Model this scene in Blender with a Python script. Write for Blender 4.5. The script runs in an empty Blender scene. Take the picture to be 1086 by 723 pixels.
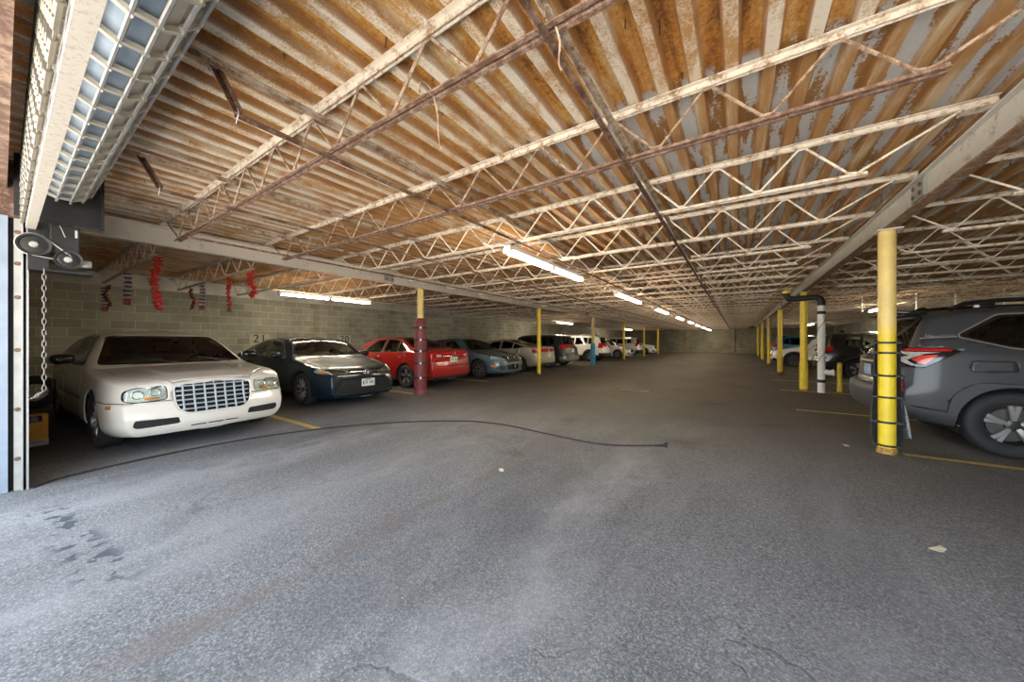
import bpy, bmesh, math, random
from mathutils import Vector, Matrix
random.seed(7)
SC = bpy.context.scene
COL = SC.collection
PI = math.pi

# ------------------------------------------------------------------ basics
def setp(o, label=None, cat=None, group=None, kind=None):
    if label: o['label'] = label
    if cat: o['category'] = cat
    if group: o['group'] = group
    if kind: o['kind'] = kind
    return o

def empty(name, loc=(0, 0, 0), rz=0.0):
    o = bpy.data.objects.new(name, None)
    COL.objects.link(o)
    o.location = loc
    o.rotation_euler = (0, 0, rz)
    o.empty_display_size = 0.1
    return o

def link(name, me, mat=None, parent=None, smooth=False):
    if mat is not None:
        for m in (mat if isinstance(mat, (list, tuple)) else [mat]):
            me.materials.append(m)
    if smooth:
        for p in me.polygons: p.use_smooth = True
    o = bpy.data.objects.new(name, me)
    COL.objects.link(o)
    if parent is not None: o.parent = parent
    return o

class MB:
    """collects shapes, links them as one mesh object"""
    def __init__(s): s.v = []; s.f = []; s.mi = []; s.m = 0
    def add(s, vs, fs):
        n = len(s.v); s.v += [tuple(v) for v in vs]
        for f in fs: s.f.append(tuple(i + n for i in f)); s.mi.append(s.m)
        return s
    def box(s, c, d, rot=None, bev=0.0):
        x, y, z = d[0] / 2, d[1] / 2, d[2] / 2
        if bev > 0:
            bm = bmesh.new(); bmesh.ops.create_cube(bm, size=1)
            for v in bm.verts: v.co = Vector((v.co.x * d[0], v.co.y * d[1], v.co.z * d[2]))
            bmesh.ops.bevel(bm, geom=list(bm.edges), offset=bev, segments=2, affect='EDGES', profile=0.5)
            bm.verts.index_update()
            vs = [v.co.copy() for v in bm.verts]; fs = [[v.index for v in f.verts] for f in bm.faces]; bm.free()
        else:
            vs = [Vector(p) for p in ((-x,-y,-z),(x,-y,-z),(x,y,-z),(-x,y,-z),(-x,-y,z),(x,-y,z),(x,y,z),(-x,y,z))]
            fs = [(0,3,2,1),(4,5,6,7),(0,1,5,4),(1,2,6,5),(2,3,7,6),(3,0,4,7)]
        if rot is not None: vs = [rot @ v for v in vs]
        return s.add([v + Vector(c) for v in vs], fs)
    def b6(s, x0, x1, y0, y1, z0, z1):
        return s.box(((x0+x1)/2, (y0+y1)/2, (z0+z1)/2), (x1-x0, y1-y0, z1-z0))
    def tube(s, pts, r, n=8, cap=True, closed=False):
        pts = [Vector(p) for p in pts]
        rings = []
        N = len(pts)
        up = None
        for i, p in enumerate(pts):
            if closed: t = pts[(i+1) % N] - pts[i-1]
            else: t = pts[min(i+1, N-1)] - pts[max(i-1, 0)]
            t.normalize()
            if up is None:
                up = Vector((0,0,1)) if abs(t.z) < .9 else Vector((1,0,0))
            a = up - t * up.dot(t)
            if a.length < 1e-5: a = t.orthogonal()
            a.normalize(); up = a
            b = t.cross(a)
            rr = r[i] if isinstance(r, (list, tuple)) else r
            rings.append([p + (a * math.cos(2*PI*k/n) + b * math.sin(2*PI*k/n)) * rr for k in range(n)])
        vs = [v for ring in rings for v in ring]; fs = []
        for i in range(N if closed else N-1):
            j = (i+1) % N
            for k in range(n):
                k2 = (k+1) % n
                fs.append((i*n+k, i*n+k2, j*n+k2, j*n+k))
        if cap and not closed:
            fs.append(tuple(range(n))[::-1]); fs.append(tuple((N-1)*n + k for k in range(n)))
        return s.add(vs, fs)
    def cyl(s, a, b, r, n=16, r2=None):
        return s.tube([a, b], [r, r if r2 is None else r2], n)
    def lathe(s, prof, n=24, axis='z', c=(0,0,0), arc=(0, 2*PI)):
        full = abs(arc[1]-arc[0] - 2*PI) < 1e-6
        m = n if full else n + 1
        vs = []
        for k in range(m):
            a = arc[0] + (arc[1]-arc[0]) * k / n
            for (r, h) in prof:
                if axis == 'z': p = (r*math.cos(a), r*math.sin(a), h)
                elif axis == 'y': p = (r*math.cos(a), h, r*math.sin(a))
                else: p = (h, r*math.cos(a), r*math.sin(a))
                vs.append((p[0]+c[0], p[1]+c[1], p[2]+c[2]))
        L = len(prof); fs = []
        for k in range(n):
            k2 = (k+1) % m
            for i in range(L-1):
                fs.append((k*L+i, k2*L+i, k2*L+i+1, k*L+i+1))
        return s.add(vs, fs)
    def prism(s, poly, fn0, fn1):
        """poly 2-D points; fn0/fn1 map each to 3-D"""
        n = len(poly)
        vs = [fn0(*p) for p in poly] + [fn1(*p) for p in poly]
        fs = [tuple(range(n))[::-1], tuple(range(n, 2*n))] + [(i, (i+1) % n, n+(i+1) % n, n+i) for i in range(n)]
        return s.add(vs, fs)
    def sphere(s, c, r, sc=(1,1,1), n=10):
        bm = bmesh.new(); bmesh.ops.create_uvsphere(bm, u_segments=n*2, v_segments=n, radius=r)
        bm.verts.index_update()
        vs = [(v.co.x*sc[0]+c[0], v.co.y*sc[1]+c[1], v.co.z*sc[2]+c[2]) for v in bm.verts]
        fs = [[v.index for v in f.verts] for f in bm.faces]; bm.free()
        return s.add(vs, fs)
    def mesh(s, name):
        me = bpy.data.meshes.new(name)
        me.from_pydata(s.v, [], s.f); me.update()
        bm = bmesh.new(); bm.from_mesh(me)
        bmesh.ops.recalc_face_normals(bm, faces=bm.faces)
        bm.to_mesh(me); bm.free()
        for p, i in zip(me.polygons, s.mi): p.material_index = i
        return me
    def build(s, name, mat, parent=None, smooth=False, angle=None):
        me = s.mesh(name)
        o = link(name, me, mat, parent, smooth)
        if smooth and angle: me.set_sharp_from_angle(angle=angle)
        return o

def copy_tree(o, parent=None):
    c = o.copy(); COL.objects.link(c); c.parent = parent
    for ch in list(o.children): copy_tree(ch, c)
    return c

# ------------------------------------------------------------------ materials
class NT:
    def __init__(s, name):
        s.mat = bpy.data.materials.new(name); s.mat.use_nodes = True
        s.t = s.mat.node_tree; s.t.nodes.clear()
        s.out = s.n('ShaderNodeOutputMaterial'); s.b = s.n('ShaderNodeBsdfPrincipled')
        s.t.links.new(s.b.outputs[0], s.out.inputs[0])
    def n(s, typ, **kw):
        nd = s.t.nodes.new(typ)
        for k, v in kw.items(): setattr(nd, k, v)
        return nd
    def l(s, a, b): s.t.links.new(a, b)
    def coord(s, which='Object', scale=(1,1,1), loc=(0,0,0)):
        tc = s.n('ShaderNodeTexCoord'); mp = s.n('ShaderNodeMapping')
        mp.inputs['Scale'].default_value = scale; mp.inputs['Location'].default_value = loc
        if which == 'World':
            g = s.n('ShaderNodeNewGeometry'); s.l(g.outputs['Position'], mp.inputs[0])
        else: s.l(tc.outputs[which], mp.inputs[0])
        return mp.outputs[0]
    def noise(s, vec, scale, detail=4, rough=.55, dist=0.0):
        nd = s.n('ShaderNodeTexNoise')
        nd.inputs['Scale'].default_value = scale; nd.inputs['Detail'].default_value = detail
        nd.inputs['Roughness'].default_value = rough; nd.inputs['Distortion'].default_value = dist
        if vec is not None: s.l(vec, nd.inputs['Vector'])
        return nd.outputs['Fac']
    def vor(s, vec, scale, feature='F1', out='Distance'):
        nd = s.n('ShaderNodeTexVoronoi', feature=feature); nd.inputs['Scale'].default_value = scale
        s.l(vec, nd.inputs['Vector']); return nd.outputs[out]
    def ramp(s, fac, stops, interp='LINEAR'):
        nd = s.n('ShaderNodeValToRGB'); nd.color_ramp.interpolation = interp
        e = nd.color_ramp.elements
        while len(e) < len(stops): e.new(0.5)
        for el, (p, c) in zip(e, stops):
            el.position = p
            el.color = (c, c, c, 1) if isinstance(c, (int, float)) else (*c, 1)
        s.l(fac, nd.inputs[0]); return nd.outputs[0]
    def mix(s, fac, a, b, mode='MIX'):
        nd = s.n('ShaderNodeMix', data_type='RGBA', blend_type=mode)
        for inp, v in ((nd.inputs[0], fac), (nd.inputs[6], a), (nd.inputs[7], b)):
            if hasattr(v, 'is_output'): s.l(v, inp)
            elif isinstance(v, (int, float)): inp.default_value = v if inp == nd.inputs[0] else (v, v, v, 1)
            else: inp.default_value = (*v, 1)
        return nd.outputs[2]
    def math(s, op, a, b=0.0, c=0.0, clamp=False):
        nd = s.n('ShaderNodeMath', operation=op, use_clamp=clamp)
        for inp, v in zip(nd.inputs, (a, b, c)):
            if hasattr(v, 'is_output'): s.l(v, inp)
            else: inp.default_value = v
        return nd.outputs[0]
    def sep(s, vec):
        nd = s.n('ShaderNodeSeparateXYZ'); s.l(vec, nd.inputs[0]); return nd.outputs
    def comb(s, x, y, z):
        nd = s.n('ShaderNodeCombineXYZ')
        for inp, v in zip(nd.inputs, (x, y, z)):
            if hasattr(v, 'is_output'): s.l(v, inp)
            else: inp.default_value = v
        return nd.outputs[0]
    def smooth(s, v, a, b):
        nd = s.n('ShaderNodeMapRange', interpolation_type='SMOOTHSTEP')
        s.l(v, nd.inputs[0]); nd.inputs[1].default_value = a; nd.inputs[2].default_value = b
        return nd.outputs[0]
    def col(s, c):
        if hasattr(c, 'is_output'): s.l(c, s.b.inputs['Base Color'])
        else: s.b.inputs['Base Color'].default_value = (*c, 1)
    def set(s, **kw):
        for k, v in kw.items():
            i = s.b.inputs[k.replace('_', ' ')]
            if hasattr(v, 'is_output'): s.l(v, i)
            else: i.default_value = v
        return s
    def bump(s, h, strength=.3, dist=.01):
        nd = s.n('ShaderNodeBump'); nd.inputs['Strength'].default_value = strength
        nd.inputs['Distance'].default_value = dist
        s.l(h, nd.inputs['Height']); s.l(nd.outputs[0], s.b.inputs['Normal'])

M = {}
def plain(name, c, rough=.5, metal=0.0, var=.12, scale=12, coat=0.0, spec=.5):
    t = NT(name)
    f = t.noise(t.coord(), scale, 4)
    lo = tuple(max(0, x * (1 - var)) for x in c); hi = tuple(min(1, x * (1 + var)) for x in c)
    t.col(t.ramp(f, [(.3, lo), (.7, hi)]))
    t.set(Roughness=rough, Metallic=metal, Coat_Weight=coat, Specular_IOR_Level=spec)
    t.b.inputs['Coat Roughness'].default_value = .10
    M[name] = t.mat
    return t.mat

def paint(name, c, metal=.25, rough=.32, coat=1.0):
    return plain(name, c, rough, metal, .04, 3, coat)

def rusty(name, base, rust, amount=.5, scale=9, rough=.7, streak=(1, 1, 1)):
    t = NT(name)
    v = t.coord('World', streak)
    n1 = t.noise(v, scale, 6, .65); n2 = t.noise(v, scale * 5, 4, .6)
    f = t.math('ADD', t.math('MULTIPLY', n1, .7), t.math('MULTIPLY', n2, .3))
    m = t.ramp(f, [(.60 - amount * .35, 0.0), (.74 - amount * .35, 1.0)])
    dark = t.mix(t.noise(v, scale * 2.3, 3), tuple(x * .45 for x in rust), rust)
    t.col(t.mix(m, t.mix(n2, tuple(x * .82 for x in base), base), dark))
    t.set(Roughness=rough)
    t.bump(f, .25, .004)
    M[name] = t.mat
    return t.mat

# asphalt floor: speckled aggregate with worn tracks, tar patches, cracks
def mat_asphalt():
    t = NT('asphalt')
    v = t.coord('World')
    ag = t.vor(v, 135, 'F1', 'Color')
    agv = t.sep(ag)[0]
    fine = t.noise(v, 210, 3, .7)
    grit = t.noise(v, 38, 5, .75)
    sp = t.ramp(agv, [(.0, (.022, .024, .028)), (.40, (.10, .104, .112)), (.75, (.22, .225, .235)), (.95, (.46, .46, .46))])
    base = t.mix(.45, sp, t.ramp(fine, [(.3, (.05, .052, .056)), (.7, (.25, .255, .265))]))
    base = t.mix(.34, base, t.ramp(grit, [(.36, (.05, .051, .056)), (.64, (.26, .262, .27))]))
    X, Y, Z = t.sep(v)
    big = t.noise(t.coord('World', (.55, .35, 1)), 1.0, 5, .6, .4)
    base = t.mix(1.0, base, t.ramp(big, [(.30, .72), (.55, 1.0), (.72, 1.28)]), 'MULTIPLY')
    # dusty light tracks along the driving direction near the door
    tr = t.noise(t.coord('World', (1.3, .28, 1), (3.1, 0, 0)), 1.4, 4, .6, .5)
    trm = t.math('MULTIPLY', t.ramp(tr, [(.52, 0.0), (.68, 1.0)]), t.math('SUBTRACT', 1.0, t.smooth(Y, 2.5, 6.5)))
    base = t.mix(t.math('MULTIPLY', trm, .40), base, (.26, .265, .275))
    wob1 = t.noise(t.coord('World', (1.2, .7, 1), (4, 4, 0)), 1.3, 5, .6)
    xw = t.math('ADD', X, t.math('MULTIPLY', t.math('SUBTRACT', wob1, .5), .9))
    patch = t.noise(t.coord('World', (2.2, 1.1, 1), (9, 1, 0)), 1.6, 5, .65)
    nearm = t.math('SUBTRACT', 1.0, t.smooth(Y, 3.2, 5.2))
    def band(c, w0, w1): return t.math('MULTIPLY', t.math('SUBTRACT', 1.0, t.smooth(t.math('ABSOLUTE', t.math('SUBTRACT', xw, c)), w0, w1)), nearm)
    pm = t.ramp(patch, [(.36, .15), (.60, 1.0)])
    for c_, a0, a1, col_, k_ in ((-1.0, .05, .35, (.33, .335, .345), .45), (-4.45, .1, .5, (.34, .345, .355), .45), (-3.0, .1, .6, (.30, .305, .315), .30), (-1.55, .2, .6, (.075, .077, .082), .42), (-2.1, .03, .16, (.13, .105, .095), .55), (.55, .1, .5, (.08, .082, .088), .30)):
        base = t.mix(t.math('MULTIPLY', t.math('MULTIPLY', band(c_, a0, a1), pm), k_), base, col_)
    # floor colour turns darker and browner with depth
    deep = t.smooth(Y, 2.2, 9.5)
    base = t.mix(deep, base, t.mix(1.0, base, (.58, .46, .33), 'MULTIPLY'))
    # dark oil stains
    st = t.noise(t.coord('World', (.8, .8, 1), (7, 2, 0)), 1.1, 4, .55, .3)
    base = t.mix(t.math('MULTIPLY', t.ramp(st, [(.60, 0.0), (.72, 1.0)]), .45), base, (.035, .033, .032))
    # parking bays on both sides darker than the aisle
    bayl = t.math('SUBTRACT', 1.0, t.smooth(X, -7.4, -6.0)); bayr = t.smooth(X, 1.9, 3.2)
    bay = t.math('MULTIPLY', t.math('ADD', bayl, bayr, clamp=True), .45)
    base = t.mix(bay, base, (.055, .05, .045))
    # tar patches by the left jamb
    px = t.math('SUBTRACT', X, -3.7)
    along = t.math('SUBTRACT', Y, t.math('MULTIPLY', px, .10))
    pn = t.noise(v, 9.0, 3, .5, .1)
    mask = t.math('MULTIPLY', t.math('MULTIPLY', t.smooth(X, -4.7, -4.4), t.math('SUBTRACT', 1.0, t.smooth(X, -3.0, -2.7))),
                  t.math('SUBTRACT', 1.0, t.smooth(t.math('ABSOLUTE', t.math('SUBTRACT', along, .27)), .05, .16)))
    base = t.mix(t.math('MULTIPLY', mask, t.ramp(pn, [(.53, 0.0), (.57, 1.0)])), base, (.055, .065, .082))
    # cracks: edges of big wobbling cells
    wob = t.n('ShaderNodeTexNoise'); wob.inputs['Scale'].default_value = 2.2; wob.inputs['Detail'].default_value = 4
    t.l(v, wob.inputs['Vector'])
    vv = t.n('ShaderNodeVectorMath', operation='MULTIPLY_ADD')
    t.l(wob.outputs['Color'], vv.inputs[0]); vv.inputs[1].default_value = (.45, .45, 0); t.l(t.coord('World', (.42, .30, 1)), vv.inputs[2])
    ce = t.vor(vv.outputs[0], 1.0, 'DISTANCE_TO_EDGE')
    cm = t.math('MULTIPLY', t.ramp(ce, [(.002, 1.0), (.008, 0.0)]), t.ramp(t.noise(v, .9, 2), [(.48, 0.0), (.58, 1.0)]))
    base = t.mix(t.math('MULTIPLY', cm, .32), base, (.03, .03, .032))
    # scattered pale grit and leaf crumbs
    dots = t.vor(v, 17, 'F1', 'Distance')
    dm = t.math('MULTIPLY', t.ramp(dots, [(.055, 1.0), (.085, 0.0)]), t.ramp(t.noise(v, 3, 2), [(.52, 0.0), (.6, 1.0)]))
    base = t.mix(t.math('MULTIPLY', dm, .6), base, (.50, .48, .42))
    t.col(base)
    t.set(Roughness=.86, Specular_IOR_Level=.35)
    h = t.math('ADD', t.math('MULTIPLY', agv, .55), t.math('ADD', fine, t.math('MULTIPLY', grit, 1.2)))
    h = t.math('SUBTRACT', h, t.math('MULTIPLY', cm, 1.5))
    t.bump(h, .55, .006)
    M['asphalt'] = t.mat

# steel roof deck: peeling cream paint, orange rust streaks along the flutes
def mat_deck():
    t = NT('deck_rust')
    v = t.coord('World')
    X, Y, Z = t.sep(v)
    flute = t.smooth(Z, 2.985, 3.035)            # 0 on the low rib flats, 1 on the high flats
    big = t.noise(t.coord('World', (.35, .22, 1)), 1.0, 4, .6)
    st = t.noise(t.coord('World', (6.5, .9, 3)), 1.0, 6, .68, .3)
    pat = t.noise(t.coord('World', (5.0, 2.6, 3), (2, 5, 0)), 1.6, 6, .62, .5)
    fine = t.noise(v, 42, 5, .72)
    speck = t.noise(v, 95, 3, .7)
    new = t.smooth(Y, 2.42, 2.52)                # second run of sheets starts above the second joist
    wide = t.noise(t.coord('World', (.9, .55, 1), (5, 8, 0)), 1.2, 4, .6)
    drift = t.math('MULTIPLY', t.math('SUBTRACT', wide, .52), .42)
    tan = t.ramp(t.math('ADD', t.math('ADD', t.math('MULTIPLY', st, .65), t.math('MULTIPLY', fine, .35)), drift),
                 [(.37, (.68, .59, .45)), (.43, (.66, .50, .29)), (.48, (.64, .37, .115)), (.55, (.52, .235, .045)), (.64, (.20, .080, .025))])
    grain = t.math('ADD', t.math('ADD', t.math('MULTIPLY', pat, .6), t.math('MULTIPLY', speck, .4)), t.math('MULTIPLY', drift, .8))
    # older sheets: cream ribs freckled with rust, rust washes in the wide flutes
    rib_cream = t.mix(t.ramp(grain, [(.47, 0.0), (.60, 1.0)]), (.72, .63, .50), (.46, .25, .09))
    old = t.mix(flute, rib_cream, tan)
    old = t.mix(t.math('MULTIPLY', t.ramp(big, [(.46, 0.0), (.60, 1.0)]), .6), old, t.mix(1.0, old, (.86, .60, .34), 'MULTIPLY'))
    # newer sheets: grey white flats with peeled brown patches, rusted ribs
    pl = t.noise(t.coord('World', (6.0, 1.1, 3), (1, 3, 0)), 1.3, 6, .62, .35)
    u = t.math('FRACT', t.math('DIVIDE', t.math('ADD', X, 12.6), .19))
    edge = t.math('MULTIPLY', t.math('ABSOLUTE', t.math('SUBTRACT', u, .72)), .30)
    peel = t.math('ADD', t.math('ADD', t.math('MULTIPLY', pl, .72), t.math('MULTIPLY', fine, .28)), edge)
    flat = t.mix(t.ramp(peel, [(.550, 0.0), (.575, 1.0)]), t.mix(fine, (.60, .595, .575), (.74, .725, .69)), t.mix(st, (.54, .27, .075), (.26, .11, .03)))
    ribr = t.mix(t.ramp(st, [(.38, 0.0), (.52, 1.0)]), (.56, .42, .26), (.42, .21, .07))
    newc = t.mix(flute, ribr, flat)
    c = t.mix(new, old, newc)
    # rib-edge shadow painted as dark rust along both folds of every rib
    fold_shade = t.math('MULTIPLY', t.math('MULTIPLY', t.smooth(Z, 2.978, 2.992), t.math('SUBTRACT', 1.0, t.smooth(Z, 3.018, 3.036))), t.ramp(st, [(.36, .15), (.54, .80)]))
    c = t.mix(fold_shade, c, t.mix(fine, (.20, .085, .03), (.46, .22, .06)))
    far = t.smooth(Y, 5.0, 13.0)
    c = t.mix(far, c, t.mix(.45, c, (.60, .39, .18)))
    c = t.mix(t.math('MULTIPLY', t.ramp(speck, [(.60, 0.0), (.68, 1.0)]), .4), c, (.22, .11, .05))
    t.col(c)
    t.set(Roughness=.72)
    t.bump(t.math('ADD', fine, peel), .3, .004)
    M['deck_rust'] = t.mat

def mat_block(name, axes, base=(.30, .30, .225), mortar=(.42, .41, .33)):
    t = NT(name)
    v = t.coord('World')
    o = t.sep(v)
    u = o[axes]
    vec = t.comb(u, o[2], 0.0)
    br = t.n('ShaderNodeTexBrick'); br.offset = .5
    br.inputs['Scale'].default_value = 1.0; br.inputs['Mortar Size'].default_value = .008
    br.inputs['Mortar Smooth'].default_value = .3; br.inputs['Brick Width'].default_value = .405
    br.inputs['Row Height'].default_value = .203; br.inputs['Bias'].default_value = 0
    br.inputs['Color1'].default_value = (.8, .8, .8, 1); br.inputs['Color2'].default_value = (1.1, 1.1, 1.1, 1)
    br.inputs['Mortar'].default_value = (1, 1, 1, 1)
    t.l(vec, br.inputs['Vector'])
    n1 = t.noise(v, 26, 5, .7); n2 = t.noise(t.coord('World', (.6, .6, .5)), 1.0, 5, .6)
    dk = tuple(x * .68 for x in base)
    c = t.mix(n1, dk, base)
    c = t.mix(1.0, c, br.outputs['Color'], 'MULTIPLY')
    c = t.mix(br.outputs['Fac'], c, mortar)
    c = t.mix(1.0, c, t.ramp(n2, [(.3, .62), (.7, 1.28)]), 'MULTIPLY')
    stn = t.noise(t.coord('World', (1.1, 1.1, .06)), 2.0, 4, .6)
    c = t.mix(t.math('MULTIPLY', t.ramp(stn, [(.62, 0.0), (.72, 1.0)]), .45), c, (.22, .15, .07))
    t.col(c); t.set(Roughness=.9)
    t.bump(t.math('ADD', t.math('MULTIPLY', n1, .4), t.math('MULTIPLY', t.math('SUBTRACT', 1.0, br.outputs['Fac']), 1.0)), .5, .012)
    M[name] = t.mat

def mat_glass(name, tint=.35, refl=.9):
    t = NT(name)
    tr = t.n('ShaderNodeBsdfTransparent'); tr.inputs[0].default_value = (tint * .92, tint, tint * .93, 1)
    gl = t.n('ShaderNodeBsdfGlossy'); gl.inputs['Roughness'].default_value = .02
    gl.inputs[0].default_value = (refl, refl, refl, 1)
    lw = t.n('ShaderNodeFresnel'); lw.inputs['IOR'].default_value = 1.5
    sm = t.noise(t.coord(), 4, 3)
    mx = t.n('ShaderNodeMixShader')
    t.l(t.math('ADD', t.math('MULTIPLY', lw.outputs[0], 1.25), t.math('MULTIPLY', sm, .03), clamp=True), mx.inputs[0])
    t.l(tr.outputs[0], mx.inputs[1]); t.l(gl.outputs[0], mx.inputs[2])
    t.l(mx.outputs[0], t.out.inputs[0])
    M[name] = t.mat

def mat_emit(name, c, s):
    t = NT(name)
    t.col((.9, .9, .9)); t.set(Emission_Color=(*c, 1), Emission_Strength=s)
    M[name] = t.mat

def mat_lamp(name):
    t = NT(name)
    v = t.coord('Object')
    f = t.vor(v, 16, 'F1', 'Color')
    t.col(t.ramp(t.sep(f)[0], [(.0, (.55, .56, .56)), (.5, (.70, .71, .71)), (1, (.86, .86, .86))]))
    t.set(Roughness=.28, Metallic=.25)
    t.bump(t.vor(v, 16), .25, .006)
    M[name] = t.mat

mat_asphalt(); mat_deck()
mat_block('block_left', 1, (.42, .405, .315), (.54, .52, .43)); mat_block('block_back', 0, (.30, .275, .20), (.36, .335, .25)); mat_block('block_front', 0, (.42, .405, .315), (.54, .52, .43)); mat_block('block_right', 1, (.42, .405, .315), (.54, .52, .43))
plain('white_band', (.62, .60, .54), .85, 0, .15, 3)
rusty('chord_cream', (.76, .67, .55), (.40, .23, .11), .34, 16)
rusty('chord_brown', (.40, .27, .20), (.19, .10, .062), .60, 22)
rusty('web_cream', (.82, .74, .61), (.36, .20, .10), .22, 20)
rusty('web_rust', (.50, .38, .27), (.26, .14, .08), .5, 22)
rusty('beam_cream', (.68, .62, .53), (.40, .26, .14), .12, 9, .7)
rusty('beam_grey', (.66, .62, .56), (.38, .21, .10), .14, 9, .7)
rusty('rod_brown', (.36, .24, .165), (.16, .08, .05), .6, 9)
rusty('rod_cream', (.55, .45, .34), (.28, .15, .08), .45, 8)
plain('post_yellow', (.80, .58, .035), .42, 0, .10, 5)
plain('post_yellow_pale', (.80, .64, .22), .5, 0, .08, 4)
rusty('base_rust', (.62, .40, .05), (.30, .14, .05), .55, 20)
plain('maroon_vinyl', (.17, .030, .032), .55, 0, .18, 14)
plain('blue_vinyl', (.02, .20, .36), .5, 0, .12, 12)
plain('foam_grey', (.065, .066, .065), .8, 0, .25, 18)
plain('strap_black', (.012, .012, .012), .55)
plain('buckle_white', (.72, .70, .66), .35)
plain('line_yellow', (.50, .34, .085), .8, 0, .35, 30)
plain('line_white', (.36, .32, .24), .8, 0, .35, 30)
plain('lamp_white', (.75, .75, .73), .4)
mat_emit('tube_glow', (1.0, .88, .66), 74.0)
plain('conduit', (.45, .43, .40), .45, .6)
plain('pvc_white', (.84, .82, .76), .4, 0, .08, 9)
plain('rubber_black', (.014, .014, .014), .6)
plain('tyre', (.020, .020, .021), .75, 0, .2, 30)
plain('tyre_tread', (.014, .014, .015), .85, 0, .25, 30)
plain('dark_void', (.010, .010, .011), .9)
plain('trim_dark', (.018, .018, .019), .45)
plain('plastic_black', (.026, .027, .028), .6, 0, .2, 40)
plain('gloss_black', (.008, .008, .009), .12, 0, .05, 5, .6)
plain('chrome', (.78, .78, .78), .12, 1.0, .05, 5)
plain('silver', (.58, .58, .57), .28, .85, .08, 8)
plain('alloy', (.62, .61, .59), .3, .8, .1, 8)
plain('alloy_dark', (.075, .075, .078), .35, .7, .1, 8)
plain('brake', (.10, .095, .09), .55, .6, .2, 14)
plain('seat_cloth', (.22, .21, .19), .85, 0, .2, 50)
plain('seat_tan', (.30, .28, .23), .85, 0, .2, 50)
plain('dash', (.028, .028, .029), .7)
plain('red_lens', (.50, .012, .012), .12, 0, .12, 30, 1.0)
plain('red_lens_bright', (.82, .07, .045), .12, 0, .1, 30, 1.0)
plain('clear_lens', (.66, .66, .65), .1, .2, .2, 40, 1.0)
plain('amber_lens', (.75, .27, .03), .12, 0, .12, 30, 1.0)
plain('plate_white', (.70, .69, .63), .4, 0, .05, 20)
plain('plate_cream', (.70, .66, .50), .4, 0, .08, 20)
plain('plate_blue', (.28, .42, .62), .4, 0, .2, 20)
plain('ink', (.05, .06, .10), .5)
plain('ink_black', (.02, .02, .02), .7)
mat_glass('glass', .88); mat_glass('glass_dark', .10); mat_glass('lens_clear', .92)
mat_lamp('lamp_bowl')
plain('galvanised', (.40, .40, .385), .42, .45, .15, 12)
plain('curtain_tan', (.15, .13, .095), .55, .1, .2, 9)
plain('chain_steel', (.17, .16, .14), .5, .4)
plain('galv_sky_tint', (.30, .37, .45), .42, .45, .2, 6)  # blue put into the colour for the sky reflected in the sheet
plain('grille_tan', (.56, .51, .41), .5, .15, .15, 9)
rusty('bottom_bar', (.46, .42, .36), (.34, .26, .18), .25, 40, .7)
plain('steel_dark', (.022, .022, .023), .5, .3, .25, 12)
plain('steel_mid', (.038, .038, .037), .45, .5, .2, 12)
plain('pulley', (.035, .035, .032), .45, .5, .15, 14)
plain('belt_pale', (.36, .35, .32), .5)
plain('jamb_blue', (.26, .31, .38), .55, .1, .1, 6)
plain('jamb_cream', (.33, .325, .295), .55, .1, .12, 9)
plain('grille_surround', (.62, .61, .58), .3, .2, .05, 9)
plain('cabin_trim', (.42, .41, .36), .85)
plain('grille_plastic', (.36, .41, .44), .35, .1, .05, 9)
plain('bolt_rust', (.16, .10, .06), .6, .4, .3, 30)
plain('box_orange', (.85, .42, .04), .45, 0, .06, 9)
plain('box_white', (.60, .58, .55), .5)
plain('cord_black', (.020, .021, .024), .6)
plain('cast_iron', (.115, .105, .08), .6, .5, .3, 40)
plain('cloth_grey', (.30, .31, .31), .9, 0, .5, 30)
plain('tinsel_red', (.55, .035, .025), .3, .35, .4, 60)
plain('tinsel_darkred', (.20, .02, .018), .35, .3, .4, 60)
plain('tinsel_blue', (.05, .10, .33), .3, .35, .4, 60)
plain('tinsel_white', (.70, .70, .70), .35, .2, .2, 60)
plain('thread', (.4, .4, .38), .6)
plain('debris_leaf', (.52, .50, .36), .8, 0, .2, 30)

def mat_post():
    t = NT('post_pale_top')
    v = t.coord('World'); z = t.sep(v)[2]; n = t.noise(v, 6, 4)
    f = t.smooth(t.math('ADD', z, t.math('MULTIPLY', n, .25)), 1.45, 1.75)  # pole colour turns paler above mid height
    t.col(t.mix(1.0, t.mix(f, (.82, .60, .03), (.74, .55, .19)), t.ramp(n, [(.3, .88), (.7, 1.08)]), 'MULTIPLY')); t.set(Roughness=.45)
    M['post_pale_top'] = t.mat
mat_post()
rusty('flange_rust', (.40, .31, .23), (.30, .155, .07), .62, 12, .75)
# ------------------------------------------------------------------ cars
def pchip(pts):
    """monotone cubic through (x, y) points"""
    pts = sorted(pts)
    X = [p[0] for p in pts]; Y = [p[1] for p in pts]; n = len(X)
    h = [X[i+1]-X[i] for i in range(n-1)]; d = [(Y[i+1]-Y[i])/h[i] for i in range(n-1)]
    m = [0.0]*n
    if n == 2: m = [d[0], d[0]]
    else:
        m[0] = d[0]; m[-1] = d[-1]
        for i in range(1, n-1):
            if d[i-1]*d[i] > 0:
                w1 = 2*h[i]+h[i-1]; w2 = h[i]+2*h[i-1]
                m[i] = (w1+w2)/(w1/d[i-1]+w2/d[i])
    def f(x):
        if x <= X[0]: return Y[0]
        if x >= X[-1]: return Y[-1]
        i = 0
        while x > X[i+1]: i += 1
        t = (x-X[i])/h[i]
        return ((2*t**3-3*t*t+1)*Y[i] + (t**3-2*t*t+t)*h[i]*m[i] + (-2*t**3+3*t*t)*Y[i+1] + (t**3-t*t)*h[i]*m[i+1])
    return f

def sstep(t):
    t = max(0.0, min(1.0, t)); return t*t*(3-2*t)

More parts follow.
